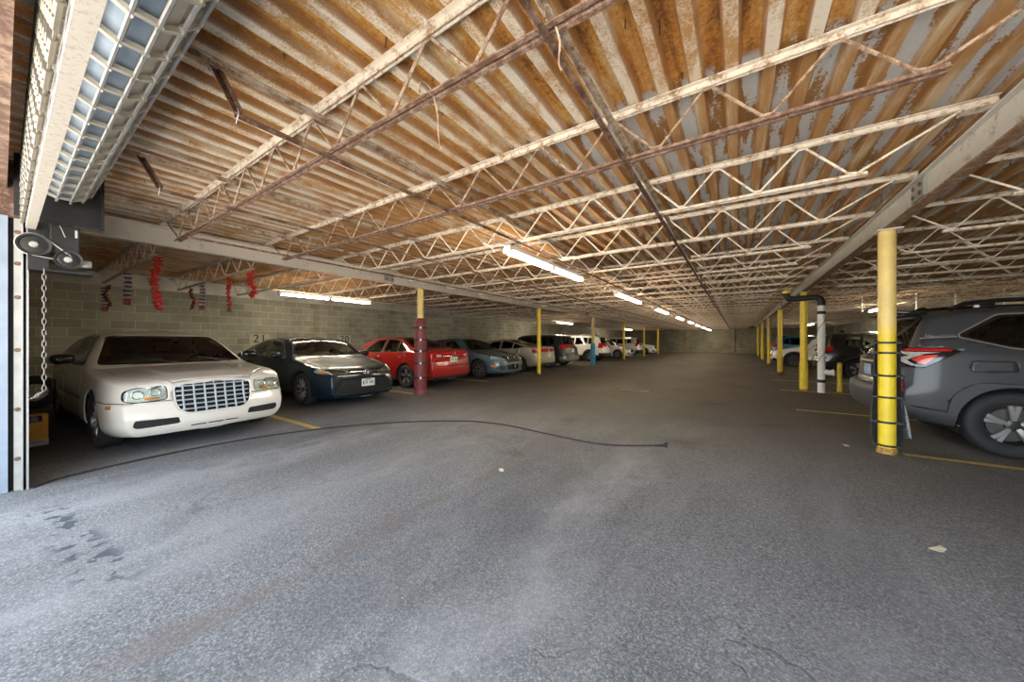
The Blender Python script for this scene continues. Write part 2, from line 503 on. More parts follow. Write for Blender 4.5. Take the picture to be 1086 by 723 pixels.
def rpoly(pts, rad, nseg, nc):
    """polyline with rounded corners, constant point count"""
    out = []
    n = len(pts)
    prev = pts[0]
    for i in range(1, n):
        a = pts[i-1]; b = pts[i]
        if i < n-1:
            c = pts[i+1]
            l1 = math.hypot(b[0]-a[0], b[1]-a[1]); l2 = math.hypot(c[0]-b[0], c[1]-b[1])
            r = min(rad[i], .46*l1, .46*l2)
            p0 = (b[0]+(a[0]-b[0])*r/max(l1, 1e-6), b[1]+(a[1]-b[1])*r/max(l1, 1e-6))
            p2 = (b[0]+(c[0]-b[0])*r/max(l2, 1e-6), b[1]+(c[1]-b[1])*r/max(l2, 1e-6))
        else: p0 = b
        k = nseg[i-1]
        for j in range(k):
            t = j/k; out.append((prev[0]+(p0[0]-prev[0])*t, prev[1]+(p0[1]-prev[1])*t))
        if i < n-1:
            for j in range(nc):
                t = j/nc
                q0 = (p0[0]+(b[0]-p0[0])*t, p0[1]+(b[1]-p0[1])*t); q1 = (b[0]+(p2[0]-b[0])*t, b[1]+(p2[1]-b[1])*t)
                out.append((q0[0]+(q1[0]-q0[0])*t, q0[1]+(q1[1]-q0[1])*t))
            prev = p2
        else: out.append(b)
    return out

def pip(p, poly):
    x, y = p; c = False; j = len(poly)-1
    for i in range(len(poly)):
        xi, yi = poly[i]; xj, yj = poly[j]
        if (yi > y) != (yj > y) and x < (xj-xi)*(y-yi)/(yj-yi)+xi: c = not c
        j = i
    return c

def rounded(poly, r, n=3):
    out = []
    m = len(poly)
    for i in range(m):
        a, b, c = poly[i-1], poly[i], poly[(i+1) % m]
        l1 = math.hypot(a[0]-b[0], a[1]-b[1]); l2 = math.hypot(c[0]-b[0], c[1]-b[1])
        q = min(r, .45*l1, .45*l2)
        p0 = (b[0]+(a[0]-b[0])*q/l1, b[1]+(a[1]-b[1])*q/l1); p2 = (b[0]+(c[0]-b[0])*q/l2, b[1]+(c[1]-b[1])*q/l2)
        for j in range(n+1):
            t = j/n
            u0 = (p0[0]+(b[0]-p0[0])*t, p0[1]+(b[1]-p0[1])*t); u1 = (b[0]+(p2[0]-b[0])*t, b[1]+(p2[1]-b[1])*t)
            out.append((u0[0]+(u1[0]-u0[0])*t, u0[1]+(u1[1]-u0[1])*t))
    return out

def grow(poly, d):
    """offset a simple polygon outward by d"""
    a = sum(poly[i-1][0]*poly[i][1]-poly[i][0]*poly[i-1][1] for i in range(len(poly)))
    s = 1 if a > 0 else -1
    out = []; m = len(poly)
    for i in range(m):
        p, q, r = poly[i-1], poly[i], poly[(i+1) % m]
        def nrm(u, v):
            l = math.hypot(v[0]-u[0], v[1]-u[1]) or 1e-6
            return ((v[1]-u[1])/l*s, -(v[0]-u[0])/l*s)
        n1 = nrm(p, q); n2 = nrm(q, r)
        k = 1+n1[0]*n2[0]+n1[1]*n2[1]
        k = max(k, .35)
        out.append((q[0]+(n1[0]+n2[0])*d/k, q[1]+(n1[1]+n2[1])*d/k))
    return out

def circ(cx, cz, r, n=30, a0=0, a1=2*PI):
    return [(cx+r*math.cos(a0+(a1-a0)*i/n), cz+r*math.sin(a0+(a1-a0)*i/n)) for i in range(n)]

def mir(poly): return [(-y, z) for (y, z) in poly][::-1]

class Car:
    """body shell lofted from profiles, then cut into its panels, windows and lamps.
    distances d run from the front bumper; x = L/2 - d in the car's own frame (nose to +x)"""
    def __init__(s, L, W, H, top, belt, bottom=None, plan=None, fin=None, rin=None, Bf=.14, Br=.12,
                 tumble=.5, crown=.06, ff=.75, rf=.6, bow=.07, ridge=None):
        s.L, s.W, s.H = L, W, H
        s.top = pchip(top); s.belt = pchip(belt)
        s.bottom = pchip(bottom or [(0, .20), (.5, .19), (1.2, .19), (L-1.2, .20), (L-.4, .24), (L, .28)])
        s.plan = pchip(plan or [(0, .80), (.08, .86), (.2, .915), (.45, .965), (.9, .995), (1.4, 1), (L-1.4, 1), (L-.8, .985), (L-.35, .945), (L-.12, .89), (L, .84)])
        s.fin = pchip(fin or [(.18, .07), (.3, .01), (.5, 0), (.65, .03), (.8, .10), (.9, .18)])
        s.rin = pchip(rin or [(.2, .12), (.35, .02), (.5, 0), (.7, .02), (.9, .05), (1.1, .10)])
        s.Bf, s.Br, s.ff, s.rf = Bf, Br, ff, rf
        s.tumble, s.crown, s.bow, s.ridge = tumble, crown, bow, ridge
        s.x0, s.x1 = -L/2+Br, L/2-Bf
    def mapx(s, x, y, z):
        hw = s.W/2
        wf = sstep((x-(s.x1-s.ff))/s.ff)
        wr = sstep(((s.x0+s.rf)-x)/s.rf)
        b = 1-min(1.0, (y/hw))**2 if y >= 0 else 1-min(1.0, (-y/hw))**2
        return x + wf*(s.Bf*b-s.fin(z)) - wr*(s.Br*b-s.rin(z))
    def fx(s, y, z): return s.mapx(s.x1, y, z)
    def rx(s, y, z): return s.mapx(s.x0, y, z)
    def section(s, x):
        d = s.L/2-x
        # rescale so that the shortened loft still spans the whole profile
        d = (s.x1-x)/(s.x1-s.x0)*s.L
        w = s.W/2*s.plan(d)
        zb = s.bottom(d); zt = s.top(d); zs = min(s.belt(d), zt-.02)
        g = zt-zs
        k = sstep((g-.05)/.22)
        cr = min(s.crown*(.6+.4*k), .5*g)
        ze = zt-cr
        yD = w-.035
        yE = yD-(ze-zs)*s.tumble-.05*(1-k)-.02*k
        zm = zb+.56*(zs-zb)
        pts = [(0, zb), (w-.09, zb), (w-.02, zb+.10), (w, zm), (yD, zs), (yE, ze), (0, zt)]
        rad = [0, .05, .05, .25, .055*(1-k)+.035*k, .08, 0]
        sec = rpoly(pts, rad, (4, 2, 4, 7, 9, 30 if s.ridge else 12), 4)
        out = []
        for (y, z) in sec:
            if z > ze-.001 and y < yE: z = ze+cr*(1-(y/yE)**2)*1.0 if y < yE*.97 else z
            if s.ridge and k < .5 and z > zs and d > .1:
                yr = s.ridge[0]+s.ridge[1]*d
                z += s.ridge[2]*sstep((d-.12)/.3)*sstep((s.ridge[3]-d)/.25)*(1-sstep((y-yr+.05)/.07))
            out.append((y, z))
        return out, g
    def shell(s, n=84):
        xs = []
        for i in range(n+1):
            t = i/n
            t = t-.085*math.sin(2*PI*t)
            xs.append(s.x0+(s.x1-s.x0)*t)
        bm = bmesh.new(); rings = []
        for x in xs:
            sec, g = s.section(x)
            d = (s.x1-x)/(s.x1-s.x0)
            hb = s.bow*math.cos(PI*min(1, max(0, (d-.22)/.58)))
            row = []
            zs = min(s.belt(d*s.L), s.top(d*s.L)-.02)
            for (y, z) in sec:
                dx = hb*sstep((z-zs)/.25)*(1-(y/(s.W/2*.8))**2) if z > zs else 0
                row.append((s.mapx(x, y, z)+dx, y, z))
            full = row+[(p[0], -p[1], p[2]) for p in row[-2:0:-1]]
            rings.append([bm.verts.new(p) for p in full])
        N = len(rings[0]); m = len(row)
        for i in range(n):
            a, b = rings[i], rings[i+1]
            for k in range(N):
                bm.faces.new((a[k], b[k], b[(k+1) % N], a[(k+1) % N]))
        # end caps: rows of points between left and right outline
        K = 26
        for ring, end, fl in ((rings[-1], 1, False), (rings[0], 0, True)):
            prev = None
            for j in range(0, m):
                R = ring[j]; Lf = ring[(N-j) % N]
                if R is Lf: rowv = [R]*(K+1)
                else:
                    rowv = [R]
                    y0, z0 = R.co.y, R.co.z
                    for q in range(1, K):
                        u = q/K; u = .5-.5*math.cos(PI*u)
                        y = y0*(1-2*u)
                        base = s.mapx(s.x1 if end else s.x0, y0, z0)
                        x = R.co.x+(s.mapx(s.x1 if end else s.x0, y, z0)-base)
                        rowv.append(bm.verts.new((x, y, z0)))
                    rowv.append(Lf)
                if prev:
                    for q in range(K):
                        vs = []
                        for v in (prev[q], prev[q+1], rowv[q+1], rowv[q]):
                            if v not in vs: vs.append(v)
                        if len(vs) > 2:
                            try: bm.faces.new(vs)
                            except ValueError: pass
                prev = rowv
        bmesh.ops.recalc_face_normals(bm, faces=bm.faces)
        bm.normal_update()
        s.bm = bm
        s.tag = bm.faces.layers.int.new('tag')
        s.names = ['body']; s.opts = [dict(mat=None, split=False, off=0)]
        return s
    def cut(s, name, poly, view, mat, rng=None, off=0.0, split=False, nmin=.22, only=None, side=0, label=None, thick=0.0, same=False):
        """view: 'side' (x,z), 'front' / 'rear' (y,z), 'top' (x,y)"""
        bm = s.bm; bm.normal_update()
        if rng is None: rng = (s.L/2-.55, 9) if view == 'front' else (-9, -s.L/2+.42)
        if same and name in s.names:
            idx = len(s.names)-1-s.names[::-1].index(name)
        else:
            s.names.append(name); idx = len(s.names)-1
            s.opts.append(dict(mat=mat, split=split, off=off, label=label, thick=thick))
        if view == 'side':
            pr = lambda c: (c.x, c.z); nt = lambda n: abs(n.y) > nmin; ax = lambda c: c.x
            if side > 0: ok = lambda c: c.y > 0
            elif side < 0: ok = lambda c: c.y < 0
            else: ok = lambda c: True
            nv = lambda a, b: Vector((b[1]-a[1], 0, -(b[0]-a[0])))
            pt = lambda a: Vector((a[0], 0, a[1]))
        elif view in ('front', 'rear'):
            sg = 1 if view == 'front' else -1
            pr = lambda c: (c.y, c.z); nt = lambda n: n.x*sg > nmin; ok = lambda c: rng[0] < c.x < rng[1]
            nv = lambda a, b: Vector((0, b[1]-a[1], -(b[0]-a[0])))
            pt = lambda a: Vector((0, a[0], a[1]))
        else:
            pr = lambda c: (c.x, c.y); nt = lambda n: n.z > nmin; ok = lambda c: True
            nv = lambda a, b: Vector((b[1]-a[1], -(b[0]-a[0]), 0))
            pt = lambda a: Vector((a[0], a[1], 0))
        bx0 = min(p[0] for p in poly)-.002; bx1 = max(p[0] for p in poly)+.002
        by0 = min(p[1] for p in poly)-.002; by1 = max(p[1] for p in poly)+.002
        def near(f, x0, x1, y0, y1):
            c = [pr(v.co) for v in f.verts]
            return not (max(p[0] for p in c) < x0 or min(p[0] for p in c) > x1 or max(p[1] for p in c) < y0 or min(p[1] for p in c) > y1)
        cand = [f for f in bm.faces if nt(f.normal) and ok(f.calc_center_median()) and near(f, bx0, bx1, by0, by1)]
        cand = set(cand)
        for i in range(len(poly)):
            a = poly[i-1]; b = poly[i]
            e = 1e-4
            fs = [f for f in cand if f.is_valid and near(f, min(a[0], b[0])-e, max(a[0], b[0])+e, min(a[1], b[1])-e, max(a[1], b[1])+e)]
            if not fs: continue
            ge = set(fs)
            for f in fs: ge.update(f.edges); ge.update(f.verts)
            n = nv(a, b)
            if n.length < 1e-7: continue
            r = bmesh.ops.bisect_plane(bm, geom=list(ge), dist=2e-4, plane_co=pt(a), plane_no=n.normalized())
            cand = {f for f in cand if f.is_valid}
            cand.update(g for g in r['geom'] if isinstance(g, bmesh.types.BMFace))
        for f in cand:
            if f.is_valid and pip(pr(f.calc_center_median()), poly) and nt(f.normal):
                if only is not None and s.names[f[s.tag]] not in only: continue
                f[s.tag] = idx
        return s
    def void(s, poly, view='side', **k):
        s.cut('void', poly, view, None, **k)
    def emit(s, root, mat):
        """split the tagged shell into part objects"""
        bm = s.bm; made = {}
        bm.normal_update()
        bm.verts.index_update()
        nor = {}
        groups = {}
        for f in bm.faces:
            i = f[s.tag]
            if s.names[i] == 'void': continue
            sd = 0
            if s.opts[i]['split']: sd = 1 if f.calc_center_median().y > 0 else -1
            groups.setdefault((i, sd), []).append(f)
        for (i, sd), fs in groups.items():
            name = s.names[i]; o = s.opts[i]
            me = bpy.data.meshes.new(name)
            ids = {}; vs = []; out = []
            off = o['off']
            for f in fs:
                row = []
                for v in f.verts:
                    if v.index not in ids:
                        ids[v.index] = len(vs); vs.append(v.co+v.normal*off)
                    row.append(ids[v.index])
                out.append(row)
            me.from_pydata([tuple(v) for v in vs], [], out); me.update()
            mm = mat if o['mat'] is None else o['mat']
            ob = link(name, me, [M[mm]] if o['mat'] is not None else [M[mat], M['cabin_trim']], root, True)
            th = o.get('thick') or (.012 if o['mat'] is None else 0)
            if th:
                md = ob.modifiers.new('thickness', 'SOLIDIFY'); md.thickness = th; md.offset = -1
                if o['mat'] is None: md.material_offset = 1
            if o.get('label'): ob['label'] = o['label']
            made.setdefault(name, []).append(ob)
        s.made = made
        bm.free()
        return made

def wheel(root, x, y, R, width, rim_r, spokes, mat_rim='alloy', twin=False, face=1, z=None, sw=.03, mat_spoke=None):
    """tyre, with the rim and brake disc as its sub-parts; face = side the rim looks to"""
    b = MB()
    w = width/2
    prof = [(rim_r-.005, -w*.82), (rim_r+.02, -w*.95), ((R+rim_r)/2+.01, -w), (R-.03, -w*.93), (R-.012, -w*.82), (R, -w*.55), (R, -w*.12), (R-.006, -w*.10), (R-.006, w*-.02), (R, 0), (R, w*.55),
            (R-.012, w*.82), (R-.03, w*.93), ((R+rim_r)/2+.01, w), (rim_r+.02, w*.95), (rim_r-.005, w*.82), (rim_r-.02, w*.5), (rim_r-.02, -w*.5), (rim_r-.005, -w*.82)]
    b.lathe(prof, 40, 'y')
    t = b.build('tyre', M['tyre'], root, True, .6)
    t.location = (x, y, R if z is None else z)
    r = MB(); f = face
    r.lathe([(rim_r+.004, f*w*.80), (rim_r-.006, f*w*.90), (rim_r-.018, f*w*.86), (rim_r-.028, f*w*.55), (rim_r-.03, -f*w*.5)], 40, 'y')
    hub = .062
    r.lathe([(0.0, f*w*.66), (hub*.55, f*w*.66), (hub, f*w*.58), (hub*1.05, f*w*.3)], 20, 'y')
    for k in range(spokes):
        a0 = 2*PI*k/spokes + .3
        for da in ((-.13, .13) if twin else (0,)):
            a = a0+da*1.1; ai = a0+da*.55
            ri, ro = hub*.8, rim_r-.012
            wi, wo = sw*.75, sw*1.05
            ci, si, co, so = math.cos(ai), math.sin(ai), math.cos(a), math.sin(a)
            vs = []
            for (rr, cc, ss, ww, yy) in ((ri, ci, si, wi, .62), (ro*.6, (ci+co)/2, (si+so)/2, (wi+wo)/2, .74), (ro, co, so, wo, .72)):
                l = math.hypot(cc, ss); cc, ss = cc/l, ss/l
                for dep, wd in ((0, .7), (-.02, 1.0)):
                    for sg in (-1, 1):
                        vs.append((cc*rr-ss*ww/2*sg*wd, f*(w*yy+dep), ss*rr+cc*ww/2*sg*wd))
            fs = []
            for q in (0, 4):
                A = [q, q+1, q+3, q+2]; B = [i+4 for i in A]
                for j in range(4): fs.append((A[j], A[(j+1) % 4], B[(j+1) % 4], B[j]))
            fs += [(0, 1, 3, 2), (8, 9, 11, 10)]
            r.m = 1; r.add(vs, fs)
    r.build('rim', [M[mat_rim], M[mat_spoke or mat_rim]], t, True, .5)
    d = MB(); d.lathe([(.04, 0), (rim_r-.06, 0), (rim_r-.06, .02*f), (.04, .02*f), (.04, 0)], 28, 'y')
    d.lathe([(rim_r-.035, -w*.45*f), (.02, -w*.45*f)], 24, 'y')
    d.build('brake_disc', M['brake'], t)
    c = MB(); c.lathe([(0, f*(w*.66+.004)), (.026, f*(w*.66+.003)), (.028, f*w*.6)], 16, 'y')
    c.build('centre_cap', M['silver' if mat_rim == 'alloy' else 'alloy_dark'], t, True, .5)
    return t

def arch_liner(root, x, z, r, W, width=.30):
    for sg in (1, -1):
        b = MB(); y1 = sg*(W/2-.035); y0 = sg*(W/2-.035-width)
        b.lathe([(r, y1), (r, y0), (.02, y0)], 26, 'y', (x, 0, z), (-.35, PI+.35))
        b.build('wheel_arch_liner', M['dark_void'], root)

def interior(root, car, xf, xr, floor=.34, cloth='seat_cloth', wide=.36, zs=.52, steer=1):
    """seats, dashboard and steering wheel seen through the glass"""
    def seat(name, x, y, w, back):
        t = MB()
        t.box((x, y, zs-.06), (.50, w, .16), None, .05)
        t.box((x-.27, y, zs+.22), (.14, w*.94, .56), Matrix.Rotation(-.22, 3, 'Y'), .05)
        o = t.build(name, M[cloth], root, True, .7)
        h = MB()
        for dy in back:
            h.box((x-.37, y+dy, zs+.60), (.09, .25, .17), Matrix.Rotation(-.15, 3, 'Y'), .035)
            h.cyl((x-.36, y+dy-.05, zs+.46), (x-.36, y+dy-.05, zs+.54), .007, 6); h.cyl((x-.36, y+dy+.05, zs+.46), (x-.36, y+dy+.05, zs+.54), .007, 6)
        h.build('headrest', M[cloth], o, True, .7)
    seat('front_seat', xf, wide, .50, (0,)); seat('front_seat', xf, -wide, .50, (0,))
    seat('rear_seat', xr, 0, 1.24, (-.36, .36))
    b = MB(); xd = xf+.78
    b.box((xd, 0, zs+.28), (.36, car.W-.30, .24), None, .06)
    b.box((xf+.15, 0, zs-.06), (1.0, .20, .22), None, .04)
    b.build('dashboard', M['dash'], root, True, .7)
    b = MB()
    pts = [Vector((xd-.22+.055*math.sin(a), wide*steer+.18*math.cos(a), zs+.33+.175*math.sin(a))) for a in [2*PI*k/24 for k in range(24)]]
    b.tube(pts, .014, 6, closed=True)
    b.tube([(xd-.22, wide*steer-.17, zs+.33), (xd-.22, wide*steer+.17, zs+.33)], .014, 6)
    b.tube([(xd-.22, wide*steer, zs+.33), (xd-.06, wide*steer, zs+.27)], .028, 8)
    b.build('steering_wheel', M['trim_dark'], root, True)
    b = MB(); b.b6(min(xr, xf)-.5, xf+.9, -car.W/2+.10, car.W/2-.10, floor-.03, floor)
    b.build('cabin_floor', M['dash'], root)

def bars(car, end, poly, zs=None, ys=None, r=.008, out=.004, flat=None, step=.03):
    """bars following the fascia inside a (y,z) polygon; end = 'front'/'rear'"""
    fx = car.fx if end == 'front' else car.rx; sg = 1 if end == 'front' else -1
    b = MB()
    def runs(pts):
        cur = []
        for p in pts:
            if pip(p, poly): cur.append(p)
            else:
                if len(cur) > 1: yield cur
                cur = []
        if len(cur) > 1: yield cur
    y0 = min(p[0] for p in poly); y1 = max(p[0] for p in poly); z0 = min(p[1] for p in poly); z1 = max(p[1] for p in poly)
    for z in zs or ():
        n = int((y1-y0)/.012)+2
        for run in runs([(y0+(y1-y0)*i/n, z) for i in range(n+1)]):
            run = run[::3]+[run[-1]]
            b.tube([(fx(y, q)+sg*out, y, q) for y, q in run], r, 6)
    for y in ys or ():
        n = int((z1-z0)/.008)+2
        for run in runs([(y, z0+(z1-z0)*i/n) for i in range(n+1)]):
            run = run[::3]+[run[-1]]
            b.tube([(fx(q, z)+sg*out, q, z) for q, z in run], r, 6)
    return b

def outline(car, end, poly, r=.008, out=.003):
    fx = car.fx if end == 'front' else car.rx; sg = 1 if end == 'front' else -1
    b = MB(); b.tube([(fx(y, z)+sg*out, y, z) for y, z in poly], r, 6, closed=True)
    return b

def plate(root, car, end, y, z, mat='plate_white', w=.30, h=.155, marks=True, ink='ink', out=.012, seed=1):
    fx = car.fx if end == 'front' else car.rx; sg = 1 if end == 'front' else -1
    rnd = random.Random(seed)
    b = MB(); x = fx(y, z)+sg*out
    xs = min(fx(y-w/2, z)*sg, fx(y+w/2, z)*sg)*sg
    b.box((x, y, z), (.008, w, h), None, .003)
    b.b6(min(xs-sg*.03, x), max(xs-sg*.03, x), y-w*.3, y+w*.3, z-h*.3, z+h*.3)
    o = b.build('license_plate', M[mat], root)
    if marks:
        c = MB(); n = 7
        for k in range(n):
            if k == 3: continue
            yy = y-w*.37+w*.74*k/(n-1)
            c.b6(x+sg*.0042, x+sg*.0055, yy-.011, yy-.004, z-.035, z+.03)
            if rnd.random() < .8: c.b6(x+sg*.0042, x+sg*.0055, yy-.011, yy+.012, z+(.022 if rnd.random() < .5 else -.035), z+(.031 if rnd.random() < .5 else -.026))
            if rnd.random() < .6: c.b6(x+sg*.0042, x+sg*.0055, yy+.005, yy+.012, z-.03, z+.03)
        c.b6(x+sg*.0042, x+sg*.0055, y-w*.22, y+w*.22, z+h*.33, z+h*.42)
        c.build('plate_lettering', M[ink], o)
    return o

def mirror(root, car, x, z, mat, sz=(.15, .21, .13), y=None):
    for sg in (1, -1):
        yb = car.W/2-.06 if y is None else y
        b = MB()
        b.box((x, sg*(yb+.17), z+.03), sz, Matrix.Rotation(-sg*.12, 3, 'Z'), min(sz)*.38)
        o = b.build('side_mirror', M[mat], root, True)
        b = MB(); b.tube([(x+.02, sg*(yb-.03), z-.04), (x+.01, sg*(yb+.05), z-.03), (x, sg*(yb+.12), z)], [.03, .026, .022], 8)
        b.build('mirror_arm', M['trim_dark'], o, True)
        b = MB(); b.box((x-sz[0]/2-.002, sg*(yb+.17), z+.03), (.006, sz[1]*.86, sz[2]*.76), Matrix.Rotation(-sg*.12, 3, 'Z'), .002)
        b.build('mirror_glass', M['chrome'], o)

def handles(root, car, xs, z, mat, yy=None):
    for x in xs:
        for sg in (1, -1):
            y = yy or car.W/2-.012
            b = MB(); b.tube([(x-.10, sg*(y-.01), z), (x-.085, sg*(y+.022), z+.004), (x+.085, sg*(y+.022), z+.008), (x+.10, sg*(y-.01), z+.006)], [.012, .014, .014, .012], 8)
            b.build('door_handle', M[mat], root, True)

def lamp_bowl(root, car, name, mat='lamp_bowl', depth=.045):
    """the bright bowl behind each clear lens, from the lens' own outline"""
    for o in list(car.made.get(name, [])):
        me = o.data.copy()
        for v in me.vertices:
            v.co = v.co - v.normal*depth
        me.materials.clear()
        link('lamp_bowl', me, M[mat], o, True)

def door_cut(car, poly, split=True):
    car.cut('door_seal', grow(poly, .007), 'side', 'trim_dark', split=True, only=('body', 'door_seal', 'door', 'door_cladding'))
    car.cut('door', poly, 'side', None, split=True, only=('door_seal',))
# ------------------------------------------------------------------ the parked cars
def sedan_top(L, H, n, h, cowl, cz, roof, rr, bl, bz, tz):
    return [(0, n-.05), (.04, n), (.14, n+.06), (.5, h), (cowl-.1, cz-.015), (cowl, cz), (cowl+.22, cz+.11), (roof-.38, H-.105), (roof, H-.022), (roof+.4, H),
            (rr, H-.02), (rr+.4, H-.105), (bl-.12, bz+.05), (bl, bz), (L-.22, tz), (L-.06, tz-.03), (L, tz-.09)]
def suv_top(L, H, n, h, cowl, cz, roof, sp=.34, gl=1.10, tz=1.03):
    return [(0, n-.06), (.04, n), (.14, n+.06), (.5, h), (cowl-.1, cz-.015), (cowl, cz), (cowl+.2, cz+.12), (roof-.35, H-.13), (roof, H-.03), (roof+.5, H), (L-1.3, H-.015),
            (L-sp-.1, H-.07), (L-sp, H-.11), (L-.13, gl+.10), (L-.06, gl), (L, tz)]

def glazing(car, sides, ws, wsr, rw, rwr, glass='glass', trim=None, trim_mat='gloss_black', rr=.02, inner=False):
    """sides: list of (d, z) window outlines; ws / rw: half-outline corners (y, z) of windscreen and rear window"""
    X = lambda d: car.L/2-d
    if trim:
        car.cut('window_trim', rounded([(X(d), z) for d, z in trim], .05), 'side', trim_mat, split=True, nmin=.3)
    if inner: car.cut('window_frame', rounded(grow([(X(d), z) for d, z in trim], -.016), .05), 'side', 'gloss_black', split=True, nmin=.3)
    for p in sides:
        car.cut('side_window', rounded([(X(d), z) for d, z in p], rr, 2), 'side', glass, split=True, nmin=.3, off=-.004)
    def sym(h): return h+[(-y, z) for y, z in h[::-1]]
    if ws:
        car.cut('windscreen_seal', rounded(grow(sym(ws), .018), .05), 'front', 'gloss_black', (X(wsr[1]), X(wsr[0])), nmin=.16)
        car.cut('windscreen', rounded(sym(ws), .05), 'front', glass, (X(wsr[1]), X(wsr[0])), nmin=.16, off=-.003)
    if rw:
        car.cut('rear_window_seal', rounded(grow(sym(rw), .015), .05), 'rear', 'gloss_black', (X(rwr[1]), X(rwr[0])), nmin=.14)
        car.cut('rear_window', rounded(sym(rw), .05), 'rear', glass, (X(rwr[1]), X(rwr[0])), nmin=.14, off=-.003)

def arches(car, dists, z, r, clad=None, cm='plastic_black'):
    X = lambda d: car.L/2-d
    for d in dists:
        if clad: car.cut('wheel_arch_trim', circ(X(d), z, r+clad, 34), 'side', cm, split=True, off=.006, nmin=.12)
        car.void(circ(X(d), z, r, 34), nmin=.05)

def finish(name, label, x, y, rz, car, mat, group='cars parked in the garage'):
    root = empty(name, (x, y, 0), rz)
    setp(root, label, 'car')
    car.emit(root, mat)
    return root

def wheels(root, car, df, dr, R, w, rim, spokes, **k):
    yo = car.W/2-.03-w/2
    for d in (df, dr):
        for sg in (1, -1): wheel(root, car.L/2-d, sg*yo, R, w, rim, spokes, face=sg, **k)
        arch_liner(root, car.L/2-d, R, R+.055, car.W, w+.06)

def both(car, name, poly, view, mat, **k):
    car.cut(name, poly, view, mat, **k); car.cut(name, mir(poly), view, mat, **k)

# ---- cream white sedan with the egg-crate grille, nose to the aisle
def cream_sedan():
    L, W, H = 5.0, 1.88, 1.48
    c = Car(L, W, H, [(0, .80), (.03, .842), (.10, .872), (.25, .897), (.6, .925), (1.28, .975), (1.40, .995), (1.60, 1.10), (2.02, 1.335), (2.35, 1.45), (2.8, 1.495), (3.3, 1.48), (3.75, 1.385), (4.2, 1.15), (4.32, 1.115), (4.8, 1.085), (4.95, 1.05), (5, .96)],
            [(0, .77), (.12, .82), (.4, .868), (1.0, .915), (1.5, .955), (2.5, .985), (4.2, 1.04), (4.9, 1.0), (5, .9)],
            bottom=[(0, .215), (.3, .20), (1.2, .19), (3.8, .20), (4.7, .24), (5, .28)],
            plan=[(0, .85), (.06, .895), (.16, .94), (.35, .975), (.7, .995), (1.2, 1), (3.8, 1), (4.4, .98), (4.75, .95), (4.9, .91), (5, .86)],
            fin=[(.2, .085), (.28, .03), (.36, .005), (.45, 0), (.54, .025), (.62, .05), (.74, .075), (.84, .10), (.9, .13)], Bf=.12, tumble=.48, crown=.055, ff=.6, ridge=(.36, .12, .014, 1.35))
    c.shell()
    X = lambda d: L/2-d
    # doors and panel gaps
    door_cut(c, [(X(1.62), .30), (X(1.60), .90), (X(1.78), 1.035), (X(2.40), 1.40), (X(2.93), 1.425), (X(2.93), .28)])
    door_cut(c, [(X(2.95), .28), (X(2.95), 1.425), (X(3.50), 1.40), (X(3.95), 1.15), (X(3.95), .85), (X(3.78), .72), (X(3.62), .45), (X(3.58), .28)])
    glazing(c, [[(1.86, 1.01), (2.89, 1.025), (2.89, 1.395), (2.42, 1.375)], [(2.98, 1.028), (3.84, 1.075), (3.72, 1.24), (3.42, 1.37), (2.98, 1.40)]],
            [(.775, 1.022), (.60, 1.392)], (1.20, 2.40), [(.62, 1.17), (.52, 1.395)], (3.5, 4.45),
            trim=[(1.78, .995), (3.92, 1.055), (3.76, 1.27), (3.44, 1.40), (2.95, 1.422), (2.40, 1.40)])
    # hood panel gap
    hood = [(X(1.36), -.80), (X(1.36), .80), (X(.62), .745), (X(.17), .42), (X(.13), .40), (X(.13), -.40), (X(.17), -.42), (X(.62), -.745)]
    c.cut('hood_gap', grow(hood, .005), 'top', 'trim_dark', nmin=.35, only=('body',))
    c.cut('hood', hood, 'top', None, nmin=.3, only=('hood_gap',))
    hl = rounded([(-.80, .645), (-.79, .745), (-.71, .775), (-.47, .785), (-.455, .745), (-.455, .635), (-.70, .62)], .03)
    both(c, 'headlight_seal', grow(hl, .010), 'front', 'trim_dark', nmin=.05)
    both(c, 'headlight', hl, 'front', 'lens_clear', nmin=.05, off=.002)
    gr = rounded([(-.385, .765), (-.30, .79), (0, .80), (.30, .79), (.385, .765), (.375, .57), (.345, .49), (.27, .445), (-.27, .445), (-.345, .49), (-.375, .57)], .03)
    c.cut('grille_surround', grow(gr, .020), 'front', 'grille_surround', off=.008, nmin=.05)
    c.cut('grille_mesh', gr, 'front', 'dark_void', off=-.035, nmin=.05)
    itk = rounded([(-.735, .345), (-.72, .415), (-.36, .405), (-.345, .335), (-.36, .325), (-.70, .315)], .02)
    both(c, 'air_intake', itk, 'front', 'plastic_black', off=-.02, nmin=.05)
    for (a, b) in ((-.25, -.095), (-.08, .08), (.095, .25)):
        c.cut('lower_slot', rounded([(a, .262), (a+.004, .283), (b-.004, .283), (b, .262)], .008), 'front', 'dark_void', off=-.012, nmin=.05)
    c.cut('bumper_gap', [(X(.02), .612), (X(.65), .604), (X(.65), .612), (X(.02), .620)], 'side', 'trim_dark', split=True, nmin=.05, only=('body',))
    c.cut('side_marker', rounded([(X(.36), .545), (X(.27), .55), (X(.27), .59), (X(.36), .585)], .008), 'side', 'amber_lens', split=True, off=.004)
    c.cut('rub_strip', [(X(1.62), .56), (X(3.6), .56), (X(3.6), .585), (X(1.62), .585)], 'side', 'chrome', split=True, off=.006, only=('body', 'door'))
    arches(c, (.97, 4.02), .345, .395)
    r = finish('sedan', 'cream white sedan with chrome egg-crate grille, parked nose out nearest the entrance', -8.16, 1.475, math.radians(2.0), c, 'paint_cream')
    lamp_bowl(r, c, 'headlight', 'lamp_bowl', .014)
    wheels(r, c, .97, 4.02, .345, .235, .24, 10, mat_rim='alloy_dark', mat_spoke='alloy', sw=.036)
    interior(r, c, .05, -1.0, .36, steer=1, zs=.60)
